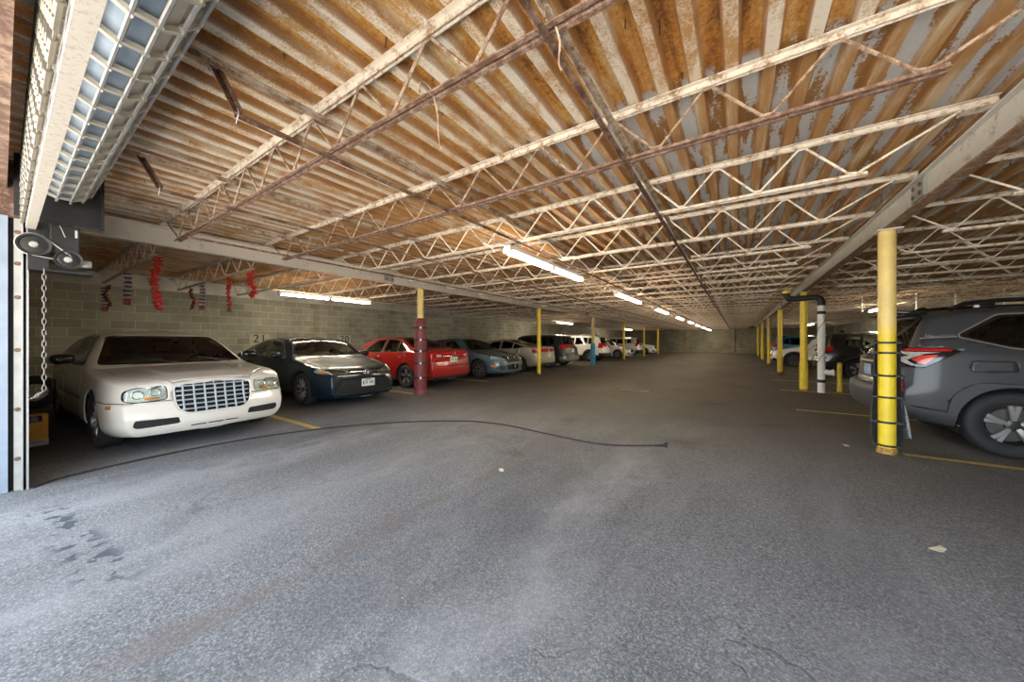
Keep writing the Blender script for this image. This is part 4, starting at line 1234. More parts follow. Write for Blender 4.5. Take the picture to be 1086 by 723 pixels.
# ---- cars with the nose out, far in
def nose_out(name, label, x, y, rz, L, W, H, mat, kind='sedan', clad=None, R=.33, rim='alloy', glass='glass_dark', wb=None, n=40):
    if kind == 'sedan':
        top = sedan_top(L, H, .70, .82, 1.15, .95, 2.05, 3.0, L-.62, 1.08, 1.06); belt = [(0, .64), (.3, .78), (.8, .85), (1.5, .91), (2.6, .95), (L-.7, 1.01), (L-.1, .98), (L, .9)]; tb = .5; zc = .975; zt = 1.30
    else:
        top = suv_top(L, H, .84, .95, 1.15, 1.05, 1.95); belt = [(0, .76), (.3, .89), (.8, .96), (1.5, 1.01), (2.8, 1.04), (L-.5, 1.08), (L-.1, 1.03), (L, .96)]; tb = .36; zc = 1.06; zt = H-.16
    c = Car(L, W, H, top, belt, tumble=tb, Bf=.17, fin=[(.18, .07), (.28, .01), (.45, 0), (.62, .02), (.76, .07), (.88, .15)])
    c.shell(n); X = lambda d: L/2-d
    wb = wb or (.92, L-1.05)
    if clad: c.cut('sill_cladding', [(X(.02), .15), (X(L-.02), .15), (X(L-.02), .38), (X(.02), .38)], 'side', clad, split=True, nmin=.05, off=.004)
    door_cut(c, [(X(1.48), .34), (X(1.44), .84), (X(1.64), zc-.02), (X(2.15), zt+.02), (X(2.60), zt+.04), (X(2.60), .34)])
    if kind == 'sedan': sides = [[(1.72, zc), (2.54, zc+.01), (2.54, zt), (2.20, zt-.02)], [(2.64, zc+.01), (3.55, zc+.05), (3.25, zt-.08), (3.0, zt), (2.64, zt+.005)]]; ws = [(.74, zc+.03), (.57, H-.07)]
    else: sides = [[(1.66, zc+.01), (2.50, zc+.02), (2.50, zt), (2.08, zt-.03)], [(2.60, zc+.02), (3.40, zc+.05), (3.40, zt-.02), (2.60, zt)], [(3.47, zc+.06), (L-.72, zc+.15), (L-.9, zt-.07), (3.47, zt-.025)]]; ws = [(.75, zc+.05), (.60, H-.10)]
    glazing(c, sides, ws, (1.0, 2.25), None, None, glass=glass)
    z0 = .66 if kind == 'sedan' else .78
    hl = rounded([(-.86, z0+.03), (-.80, z0+.11), (-.55, z0+.08), (-.42, z0+.03), (-.44, z0-.01), (-.70, z0-.03)], .015)
    both(c, 'headlight', hl, 'front', 'clear_lens' if kind == 'sedan' else 'lamp_bowl', nmin=.02, off=.004)
    c.cut('headlight', [(X(.62), z0+.10), (X(.30), z0+.02), (X(.20), z0+.10)], 'side', 'clear_lens', split=True, nmin=.02, off=.004, only=('body',))
    gr = rounded([(-.40, z0+.04), (.40, z0+.04), (.44, z0-.06), (.34, z0-.24), (-.34, z0-.24), (-.44, z0-.06)], .04)
    c.cut('grille', gr, 'front', 'gloss_black', off=-.012, nmin=.02)
    c.cut('lower_intake', rounded([(-.55, .24), (-.50, .33), (.50, .33), (.55, .24)], .02), 'front', 'plastic_black', off=-.008, nmin=.02)
    both(c, 'fog_lamp_bezel', [(-.80, .34), (-.74, .46), (-.58, .42), (-.60, .33)], 'front', 'gloss_black', off=.003, nmin=.02)
    arches(c, wb, R, R+.05, clad=.065 if clad else None)
    r = finish(name, label, x, y, rz, c, mat)
    wheels(r, c, wb[0], wb[1], R, .215, R-.10, 7, mat_rim='alloy_dark', mat_spoke=rim, sw=.036)
    outline(c, 'front', gr, .009).build('grille_surround', M['chrome'], r, True)
    plate(r, c, 'front', 0, .44, 'plate_white', seed=int(y))
    mirror(r, c, X(1.66), zc+.03, mat, (.13, .19, .13)); handles(r, c, (X(2.42), X(3.35)), zc-.13, mat)
    return r

paint('paint_cream', (.67, .635, .565), .0, .34); plain('paint_teal', (.003, .012, .020), .5, 0, .04, 3, .55, .2); paint('paint_red', (.36, .014, .010), .1, .28)
paint('paint_steelblue', (.075, .13, .16), .35, .3); paint('paint_beige', (.36, .31, .225), .1, .32); paint('paint_black', (.020, .021, .022), .3, .22)
paint('paint_white', (.80, .79, .75), .05, .3); paint('paint_grey', (.052, .054, .058), .3, .46, .3); paint('paint_blue', (.015, .145, .30), .4, .3); paint('paint_silverwhite', (.62, .62, .60), .25, .3); paint('paint_darkgreen', (.035, .042, .040), .4, .28)
plain('cladding', (.050, .051, .053), .55, 0, .12, 30)

def build_cars():
    cream_sedan(); teal_sedan(); red_sedan(); blue_sedan(); beige_sedan()
    suv('suv', 'black suv with silver lower bumper, parked tail out beyond the beige sedan', -6.95-4.55/2, 16.2, PI, 4.55, 1.84, 1.69, 'paint_darkgreen', tail='mid', rim='alloy_dark', bumper='silver')
    suv('suv', 'white suv with silver roof rails, parked tail out behind the blue and yellow post', -7.05-4.6/2, 22.1, PI, 4.60, 1.80, 1.72, 'paint_white', clad='plastic_black', tail='high', rails='silver', rim='alloy')
    nose_out('sedan', 'white sedan parked nose out beyond the white suv with roof rails', -6.65-4.65/2, 26.7, 0, 4.65, 1.80, 1.44, 'paint_white')
    suv('suv', 'silver white suv parked tail out, only roof and tail lamp clear above the white sedan', -6.9-4.6/2, 30.9, PI, 4.60, 1.82, 1.66, 'paint_silverwhite', tail='high', rim='alloy_dark')
    nose_out('hatchback', 'white hatchback parked nose out at the far end of the left row', -6.6-4.5/2, 35.4, 0, 4.5, 1.82, 1.58, 'paint_white', kind='suv')
    grey_suv()
    suv('suv', 'black suv with bright alloy wheels, beyond the short yellow bollard at right', 2.42+4.65/2, 17.35, 0, 4.65, 1.84, 1.70, 'paint_black', clad='plastic_black', tail='mid', rim='alloy', glass='glass', bumper='paint_black', n=60)
    nose_out('suv', 'white suv with black wheel arches, parked nose out in the right row', 1.46+4.4/2, 23.0, PI, 4.40, 1.80, 1.58, 'paint_white', kind='suv', clad='plastic_black', rim='alloy_dark', R=.345)
    suv('suv', 'blue suv of which only the roof shows above the white suv at right', 1.75+4.5/2, 28.6, 0, 4.5, 1.82, 1.68, 'paint_blue', tail='mid', rim='alloy_dark', bumper='paint_blue')
# ------------------------------------------------------------------ the garage itself
XL, XR, YB = -12.3, 7.6, 43.9
BXL, BXR = -6.63, 1.48
ORD = ['first', 'second', 'third', 'fourth', 'fifth', 'sixth', 'seventh', 'eighth', 'ninth', 'tenth', 'eleventh', 'twelfth', 'thirteenth', 'fourteenth', 'fifteenth', 'sixteenth', 'seventeenth', 'eighteenth', 'nineteenth', 'twentieth',
       'twenty-first', 'twenty-second', 'twenty-third', 'twenty-fourth', 'twenty-fifth', 'twenty-sixth', 'twenty-seventh', 'twenty-eighth', 'twenty-ninth', 'thirtieth', 'thirty-first', 'thirty-second', 'thirty-third', 'thirty-fourth', 'thirty-fifth', 'thirty-sixth']

def struct(name, b, mat, parent=None, label=None):
    o = b.build(name, M[mat] if isinstance(mat, str) else mat, parent)
    if parent is None: o['kind'] = 'structure'
    if label: o['label'] = label
    return o

def shell():
    b = MB(); b.add([(XL-.4, -1.4, 0), (XR+.4, -1.4, 0), (XR+.4, YB+.3, 0), (XL-.4, YB+.3, 0), (XL-.4, -1.4, -.2), (XR+.4, -1.4, -.2), (XR+.4, YB+.3, -.2), (XL-.4, YB+.3, -.2)],
              [(0, 1, 2, 3), (4, 7, 6, 5), (0, 4, 5, 1), (1, 5, 6, 2), (2, 6, 7, 3), (3, 7, 4, 0)])
    struct('floor', b, 'asphalt')
    b = MB(); b.b6(XL-.3, XL, -.15, YB+.3, 0, 2.62); struct('wall_left', b, 'block_left')
    b = MB(); b.b6(XR, XR+.3, -.15, YB+.3, 0, 3.1); struct('wall_right', b, 'block_right')
    b = MB(); b.b6(XL, XR, YB, YB+.3, 0, 3.1); struct('wall_back', b, 'block_back')
    b = MB(); b.b6(XL, -5.52, -.15, .02, 0, 3.1); b.b6(3.2, XR, -.15, .02, 0, 3.1); struct('wall_front', b, 'block_front')  # unseen right end of the opening set wide to let in more daylight
    b = MB(); b.b6(XL-.3, XL+.03, -.15, YB+.3, 2.62, 3.1); struct('trim_1', b, 'white_band')
    b = MB(); b.b6(XR-.03, XR, .02, YB, 2.72, 3.1); struct('trim_2', b, 'white_band')
    b = MB(); b.b6(-6.85, -6.25, YB-.16, YB, 0, 3.0); struct('trim_3', b, 'block_back')
    # rusty lintel over the opening, on the street side of the rolling grille
    b = MB(); b.b6(-5.52, 3.2, -.15, .03, 2.70, 2.712); b.b6(-5.52, 3.2, -.10, -.088, 2.712, 2.96); b.b6(-5.52, 3.2, -.15, .03, 2.95, 2.962); struct('steel_lintel', b, 'rod_brown')
    # roof deck: trapezoidal ribs running into the depth
    per, w0, ws, w1 = .19, .062, .022, .084
    z0, z1 = 2.975, 3.04
    pts = []; x = XL-.3
    while x < XR+.3:
        pts += [(x, z0), (x+w0, z0), (x+w0+ws, z1), (x+w0+ws+w1, z1)]; x += per
    b = MB(); ys = [-1.2, 2.47, 8.6, 14.7, 20.8, 26.9, 33, 39, YB+.3]
    for k, (ya, yb) in enumerate(zip(ys, ys[1:])):
        dz = .004*(k % 2)
        vs = [(px, ya-.06, pz+dz) for px, pz in pts]+[(px, yb, pz+dz) for px, pz in pts]
        n = len(pts); b.add(vs, [(i, i+1, n+i+1, n+i) for i in range(n-1)])
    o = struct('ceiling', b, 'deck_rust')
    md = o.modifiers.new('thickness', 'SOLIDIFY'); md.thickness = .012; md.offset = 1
    # little punched tabs and wire ends sticking out of the deck
    rnd = random.Random(3); b = MB()
    for k in range(230):
        y = .3+rnd.random()**1.6*14; kx = int((rnd.uniform(-6.5, 7.4)-XL)/per); x = XL-.3+per*kx+w0+ws+w1*rnd.random()
        l = rnd.uniform(.04, .085)
        b.box((x, y, z1-l/2), (.006, .003, l), Matrix.Rotation(rnd.uniform(-.5, .5), 3, 'X'))
    t = b.build('deck_tabs', M['steel_dark'], o); t['kind'] = 'stuff'
    # weatherproofing sheet above the deck keeps the daylight out
    b = MB(); b.b6(XL-.3, XR+.3, -1.2, YB+.3, 3.075, 3.12); struct('roof_slab', b, 'steel_dark')

def beams():
    def beam(name, x, y0, y1, z0, z1, mat, w=.10, tw=.014, tf=.016):
        b = MB(); b.m = 1 if x > 0 else 0; b.b6(x-w/2, x+w/2, y0, y1, z0, z0+tf); b.m = 0; b.b6(x-w/2, x+w/2, y0, y1, z1-tf, z1); b.b6(x-tw/2, x+tw/2, y0, y1, z0+tf, z1-tf)
        o = b.build(name, [M[mat], M['flange_rust']]); o['kind'] = 'structure'; return o
    for x, mat, side in ((BXL, 'beam_cream', 'left'), (BXR, 'beam_grey', 'right')):
        cuts = [.05, 4.88, 17.1, 29.3, YB]
        for i in range(4):
            o = beam('steel_beam', x, cuts[i]+(.012 if i else 0), cuts[i+1], 2.645, 2.905, mat)
            o['label'] = '%s steel beam over the %s row of yellow posts, %s length from the entrance' % ('cream' if side == 'left' else 'grey', side, ORD[i])
            o['category'] = 'beam'
            if i < 3:
                s = 1 if side == 'left' else -1
                b = MB(); yc = cuts[i+1]+.006
                for q in (-1, 1): b.b6(min(x+q*.007, x+q*.040), max(x+q*.007, x+q*.040), yc-.13, yc+.13, 2.69, 2.86)
                p = b.build('splice_plate', M['jamb_cream'], o)
                b = MB()
                for yy in (-.075, .075):
                    for zz in (2.735, 2.815):
                        b.cyl((x-.052, yc+yy, zz), (x+.052, yc+yy, zz), .020, 6)
                b.build('splice_bolts', M['bolt_rust'], p)

def joist_mesh(x0, x1, e=.62):
    """three meshes of an open-web bar joist"""
    zt, zb = 2.968, 2.605
    T = MB()
    for s in (-1, 1):
        T.b6(x0, x1, min(s*.010, s*.044), max(s*.010, s*.044), zt-.006, zt)
        T.b6(x0, x1, min(s*.010, s*.016), max(s*.010, s*.016), zt-.038, zt-.006)
    T.b6(x0, x0+.16, -.05, .05, zt-.062, zt-.045); T.b6(x1-.16, x1, -.05, .05, zt-.062, zt-.045)
    B = MB(); xa, xb = x0+e, x1-e
    for s in (-1, 1):
        B.b6(xa, xb, min(s*.010, s*.035), max(s*.010, s*.035), zb, zb+.005)
        B.b6(xa, xb, min(s*.010, s*.015), max(s*.010, s*.015), zb+.005, zb+.030)
    W = MB(); pts = [Vector((x0+.14, 0, zt-.03))]
    n = max(2, int(round((xb-xa-.16)/.61)))
    st = (xb-xa-.16)/n
    pts.append(Vector((xa+.08, 0, zb+.018)))
    for i in range(n):
        pts.append(Vector((xa+.08+st*(i+.5), 0, zt-.02))); pts.append(Vector((xa+.08+st*(i+1), 0, zb+.018)))
    pts.append(Vector((x1-.14, 0, zt-.03)))
    path = []
    for i, p in enumerate(pts):
        if i in (0, len(pts)-1): path.append(p); continue
        a, c = pts[i-1], pts[i+1]
        path += [p+(a-p).normalized()*.035, p+(c-p).normalized()*.035]
    for a, c in zip(path, path[1:]): W.cyl(a, c, .0095, 6)
    return T.mesh('top_chord'), B.mesh('bottom_chord'), W.mesh('web')

def joists():
    spans = [('over the driving aisle', BXL+.03, BXR-.03, 'aisle'), ('over the left parking bays', XL+.04, BXL-.03, 'left'), ('over the right parking bays', BXR+.03, XR-.04, 'right')]
    ys = [1.25+1.22*k for k in range(35)]
    for where, x0, x1, key in spans:
        ms = joist_mesh(x0, x1, .62 if key == 'aisle' else .50)
        ms2 = [m.copy() for m in ms]
        for m, mt in zip(ms, ('chord_cream', 'chord_cream', 'web_cream')): m.materials.append(M[mt])
        for m, mt in zip(ms2, ('chord_cream', 'chord_brown', 'web_rust')): m.materials.append(M[mt])
        for k, y in enumerate(ys):
            r = empty('roof_joist', (0, y, 0))
            use = ms2 if (key == 'aisle' and k < 2) else ms
            look = 'brown rusted open-web roof joist' if use is ms2 else 'cream open-web roof joist'
            setp(r, '%s %s, %s from the entrance' % (look, where, ORD[k]), 'joist', 'roof joists '+where)
            for nm, m in zip(('top_chord', 'bottom_chord', 'web'), use):
                o = bpy.data.objects.new(nm, m); COL.objects.link(o); o.parent = r

def bridging():
    n = 0
    for x, y0, nm in ((-.66, .55, 'first line left of the right beam'), (-2.33, .72, 'second line left of the right beam'), (-4.02, .72, 'third line left of the right beam'), (-5.55, 1.25, 'line nearest the left beam')):
        b = MB(); b.b6(x-.012, x+.012, y0, YB-.3, 2.598, 2.604); b.b6(x-.012, x-.008, y0, YB-.3, 2.580, 2.598)
        o = b.build('bridging_bar', M['rod_brown']); setp(o, 'brown rusted bridging bar under the joist bottom chords, %s' % nm, 'bracing bar', 'lower bridging bars')
        b = MB(); xx = x-.08; b.b6(xx-.018, xx+.018, .52, YB-.3, 2.885, 2.891); b.b6(xx-.018, xx-.013, .52, YB-.3, 2.86, 2.885)
        o = b.build('bridging_angle', M['rod_cream']); setp(o, 'cream bridging angle high between the joist webs, %s' % nm, 'bracing bar', 'upper bridging angles')
    for x, w in ((-9.45, 'left'), (4.55, 'right')):
        b = MB(); b.b6(x-.012, x+.012, 1.2, YB-.3, 2.598, 2.604); b.b6(x-.012, x-.008, 1.2, YB-.3, 2.580, 2.598)
        o = b.build('bridging_bar', M['rod_cream']); setp(o, 'thin bridging bar under the joists of the %s parking bays' % w, 'bracing bar', 'lower bridging bars')
    for (p, q, w) in (((-2.60, .70, 2.965), (-2.33, .73, 2.60), 'nearer'), ((-4.40, .67, 2.965), (-4.02, .73, 2.60), 'farther')):
        b = MB(); d = (Vector(q)-Vector(p)); l = d.length
        rot = d.to_track_quat('Z', 'Y').to_matrix()
        mid = (Vector(p)+Vector(q))/2
        b.box(mid, (.035, .005, l), rot); b.box(mid+rot @ Vector((.016, .016, 0)), (.005, .032, l), rot)
        o = b.build('hanger_angle', M['rod_brown']); setp(o, 'short brown angle hanging from the roof deck by the rolling grille, the %s one' % w, 'bracing bar', 'hanging angles by the grille')
        c = MB(); Q = Vector(p)
        c.tube([Q+Vector((.03*math.cos(a*2.2), .02*math.sin(a*3), -.03+.035*math.sin(a*1.7))) for a in [k*.35 for k in range(20)]], .003, 5)
        c.tube([Vector(q)+Vector((.02*math.sin(a), 0, .03-.02*a)) for a in [k*.5 for k in range(9)]], .003, 5)
        c.build('tie_wire', M['galvanised'], o)
    # wire hooks on the first two joists
    for (x, y, z, l, w) in ((-1.33, 1.21, 2.60, .24, 'long open hook on the first aisle joist'), (-.62, 1.21, 2.60, .12, 'loose coil on the first aisle joist')):
        c = MB(); pts = [(x, y+.05*math.sin(a), z+.05*math.cos(a)) for a in [k*.4-2 for k in range(9)]]
        pts += [(x+.01*math.sin(k), y+.05+.01*k, z-l*k/6) for k in range(1, 7)]
        c.tube(pts, .005, 6); o = c.build('hanging_wire', M['rod_cream'], None, True); setp(o, 'bent wire hanging from a joist, '+w, 'wire')

def strip_lights():
    def tubes():
        r = empty('strip_light')
        b = MB(); b.box((0, 0, .055), (.10, 2.46, .05), None, .006); b.box((0, 0, .028), (.045, 2.46, .012))
        b.build('channel', M['lamp_white'], r)
        for k, yc in enumerate((-.61, .61)):
            for dx in (-.032, .032):
                t = MB(); t.cyl((dx, yc-.555, 0), (dx, yc+.555, 0), .019, 12)
                t.build('tube', M['tube_glow'], r, True)
        for yc in (-1.215, 0, 1.215):
            t = MB(); t.box((0, yc, .008), (.12, .05 if yc else .10, .066), None, .006); t.build('lamp_socket', M['lamp_white'], r)
        for yc in (-.95, .95):
            t = MB(); t.cyl((0, yc, .08), (0, yc, .135), .006, 6); t.b6(-.04, .04, yc-.03, yc+.03, .132, .136); t.build('hanger', M['conduit'], r)
        return r
    proto = tubes(); first = True
    groups = [(-2.45, 2.47, [4.80, 9.45, 14.2, 19.1, 23.7, 28.3, 32.9, 37.5, 41.6], 'over the driving aisle', 'aisle strip lights'),
              (-9.25, 2.47, [4.95, 20.0, 35.2], 'over the left parking bays', 'left bay strip lights'),
              (4.28, 2.47, [17.4, 31.2], 'over the right parking bays', 'right bay strip lights')]
    for x, z, ys, w, g in groups:
        for k, y in enumerate(ys):
            o = proto if first else copy_tree(proto); first = False
            o.location = (x, y, z); setp(o, 'white twin-tube fluorescent strip light %s, %s from the entrance' % (w, ORD[k]), 'light', g)
    # conduit feeding the aisle lights
    b = MB(); b.tube([(-2.56, 3.4, 2.63), (-2.54, 3.55, 2.60), (-2.53, 3.7, 2.594), (-2.53, 41.5, 2.594)], .011, 8)
    o = b.build('light_conduit', M['conduit'], None, True); setp(o, 'thin metal conduit running along the aisle strip lights', 'conduit')
    b = MB(); b.tube([(-2.60, 3.48, 2.50), (-2.66, 3.40, 2.56), (-2.72, 3.44, 2.60), (-2.70, 3.56, 2.56), (-2.62, 3.54, 2.48)], .007, 6)
    o = b.build('loose_cord', M['lamp_white'], None, True); setp(o, 'loop of white cable at the near end of the first aisle strip light', 'cable')

def post(name, label, x, y, pale=False, lower=None, group='yellow steel posts', top=2.645, r=.077):
    o = empty(name, (x, y, 0)); setp(o, label, 'post', group)
    b = MB(); b.cyl((0, 0, .02), (0, 0, top-.016), r, 24); b.build('pole', M['post_pale_top' if pale else 'post_yellow'], o, True, .8)
    b = MB(); b.b6(-.11, .11, -.11, .11, top-.016, top-.001); b.build('cap_plate', M['beam_cream'], o)
    b = MB(); b.lathe([(r+.004, .0), (r+.012, .0), (r+.012, .045), (r+.003, .07)], 24); b.build('base_collar', M['base_rust'], o, True, .6)
    if lower:
        b = MB(); b.lathe([(r, .05), (r+.018, .05), (r+.018, lower), (r, lower)], 24); b.build('sleeve', M['post_yellow'], o, True, .6)
    return o

def posts():
    Y = [5.83+6.1*k for k in range(6)]
    # left row
    o = post('support_post', 'yellow post wrapped in maroon padding with five black straps', BXL, Y[0], True)
    b = MB(); pr = [(.155, .10), (.165, .13), (.155, .55), (.165, .75), (.150, 1.1), (.160, 1.35), (.150, 1.6), (.142, 1.78), (.10, 1.87), (.080, 1.90)]
    b.lathe([(.155, .10)]+pr, 10); p = b.build('padding', M['maroon_vinyl'], o, True)
    cam = Vector((-BXL, -Y[0], 0)).normalized()
    for z in (.42, .78, 1.08, 1.36, 1.66):
        b = MB(); b.lathe([(.162, z-.02), (.171, z-.02), (.171, z+.02), (.162, z+.02)], 20); st = b.build('strap', M['strap_black'], p, True, .6)
    for z in (.42, .78, 1.08, 1.36, 1.66):
        b = MB(); b.box((cam.x*.172, cam.y*.172, z), (.04, .045, .05), Matrix.Rotation(math.atan2(cam.y, cam.x), 3, 'Z'), .008); b.build('buckle', M['buckle_white'], p)
    b = MB(); b.lathe([(.17, .0), (.175, .0), (.17, .035), (.158, .05), (.150, .10), (.158, .12)], 12); b.build('foot_plate', M['maroon_vinyl'], o)
    post('support_post', 'plain yellow post in front of the beige fastback sedan', BXL, Y[1])
    o = post('support_post', 'yellow post with bright blue wrapped lower half', BXL, Y[2], True)
    b = MB(); b.lathe([(.08, .02), (.135, .03), (.13, .35), (.125, .40), (.13, .45), (.128, .9), (.122, .95), (.128, 1.0), (.12, 1.18), (.08, 1.24)], 18); p = b.build('wrapping', M['blue_vinyl'], o, True, .7)
    for z in (.40, .95):
        b = MB(); b.lathe([(.122, z-.012), (.130, z-.012), (.130, z+.012), (.122, z+.012)], 18); b.build('strap', M['strap_black'], p)
    post('support_post', 'yellow post in front of the white sedan parked nose out at left', BXL, Y[3])
    post('support_post', 'yellow post between the silver white suv and the far white hatchback', BXL, Y[4])
    post('support_post', 'farthest yellow post of the left row', BXL, Y[5], False, .95)
    # right row
    o = post('support_post', 'thick yellow post with grey foam guard and black straps, nearest at right', BXR, Y[0], True)
    d = math.atan2(-Y[0], -BXR)
    b = MB(); rr = [(.084, .10), (.105, .10), (.125, .22), (.122, .60), (.112, .75), (.106, .95), (.103, 1.34), (.084, 1.34)]
    b.lathe([(.080, .10), (.112, .10), (.138, .22), (.132, .55), (.120, .75), (.112, .95), (.108, 1.34), (.080, 1.34)], 26, 'z', (0, 0, 0), (d+1.15, d+2*PI-1.15))
    p = b.build('foam_guard', M['foam_grey'], o, True, .7)
    for z, q in ((1.31, .113), (1.19, .113), (.92, .118), (.665, .130), (.37, .138), (.095, .118)):
        b = MB()
        pts = []
        for k in range(40):
            a = d+2*PI*k/40; da = abs((a-d+PI) % (2*PI)-PI)
            rad = .081 if da < 1.0 else (q+.004 if da > 1.22 else .081+(q-.077)*(da-1.0)/.22)
            pts.append((rad*math.cos(a), rad*math.sin(a), z))
        vs = [(x, y, zz-.012) for x, y, zz in pts]+[(x, y, zz+.012) for x, y, zz in pts]
        vs += [(x*1.03, y*1.03, zz) for x, y, zz in vs]
        n = 40; b.add(vs, [(i, (i+1) % n, n+(i+1) % n, n+i) for i in range(n)]+[(2*n+i, 2*n+(i+1) % n, 3*n+(i+1) % n, 3*n+i) for i in range(n)]+[(i, (i+1) % n, 2*n+(i+1) % n, 2*n+i) for i in range(n)]+[(n+i, n+(i+1) % n, 3*n+(i+1) % n, 3*n+i) for i in range(n)])
        b.build('strap', M['strap_black'], p)
    post('support_post', 'yellow post standing beside the white drain pipe', BXR, Y[1], False, .75)
    post('support_post', 'yellow post in front of the wheel of the white suv at right', BXR, Y[2], False, .72)
    post('support_post', 'yellow post rising behind the bonnet of the white suv at right', BXR, Y[3], True)
    post('support_post', 'second farthest yellow post of the right row', BXR, Y[4], False, .9)
    post('support_post', 'farthest yellow post of the right row', BXR, Y[5])
    # folded grey rag tucked behind the near guard
    b = MB(); n = 7; vs = []
    for i in range(n+1):
        for j in range(5):
            u = i/n; w = (.5+.8*u)*.09
            vs.append((BXR+.135+.05*u+.012*math.sin(j*2.1+u*3), Y[0]+.02+(j/4-.5)*w, .62-.42*u+.02*math.sin(j*1.3)))
    b.add(vs, [(i*5+j, i*5+j+1, (i+1)*5+j+1, (i+1)*5+j) for i in range(n) for j in range(4)])
    o = b.build('rag', M['cloth_grey'], None, True); md = o.modifiers.new('t', 'SOLIDIFY'); md.thickness = .008
    setp(o, 'crumpled grey rag hanging from the foam guard of the near yellow post', 'rag')
    # short bollard and drain pipe
    o = empty('bollard', (2.19, 11.95, 0)); setp(o, 'short yellow bollard between the white drain pipe and the grey suv', 'bollard')
    b = MB(); b.lathe([(.052, 0), (.052, .74), (.040, .765), (0, .772)], 20); b.build('tube', M['post_yellow'], o, True, .7)
    b = MB(); b.lathe([(.052, 0), (.062, 0), (.058, .02), (.052, .03)], 20); b.build('base_collar', M['base_rust'], o)
    o = empty('drain_pipe', (1.80, 11.70, 0)); setp(o, 'white plastic drain pipe with black elbow and wound black wire', 'pipe')
    b = MB(); b.cyl((0, 0, 0), (0, 0, 2.30), .078, 22); b.build('pipe', M['pvc_white'], o, True, .8)
    for z in (.30, 2.06):
        b = MB(); b.lathe([(.078, z-.04), (.088, z-.04), (.088, z+.04), (.078, z+.04)], 22); b.build('coupling', M['rubber_black'], o, True, .6)
    b = MB(); b.tube([(.05, 0, .55), (.13, -.04, .52), (.20, -.06, .53)], [.062, .062, .066], 16); b.tube([(.19, -.058, .528), (.235, -.068, .53)], .078, 16); b.build('branch', M['pvc_white'], o, True, .8)
    b = MB(); b.tube([(0, 0, 2.24), (0, 0, 2.36), (-.03, 0, 2.42), (-.10, 0, 2.46), (-.20, 0, 2.46), (-.55, 0, 2.45), (-.66, 0, 2.47), (-.70, 0, 2.54), (-.70, 0, 2.62)], [.084, .08, .078, .076, .072, .072, .074, .076, .078], 16); b.build('elbow', M['rubber_black'], o, True, .8)
    b = MB(); b.lathe([(.082, 2.60), (.10, 2.60), (.10, 2.68), (.082, 2.68)], 18, 'z', (-.70, 0, 0)); b.build('collar', M['post_yellow'], o)
    b = MB(); b.tube([(.083*math.cos(a), .083*math.sin(a), .35+1.6*a/(4*PI)) for a in [4*PI*k/60 for k in range(61)]], .006, 5); b.build('wire', M['rubber_black'], o)

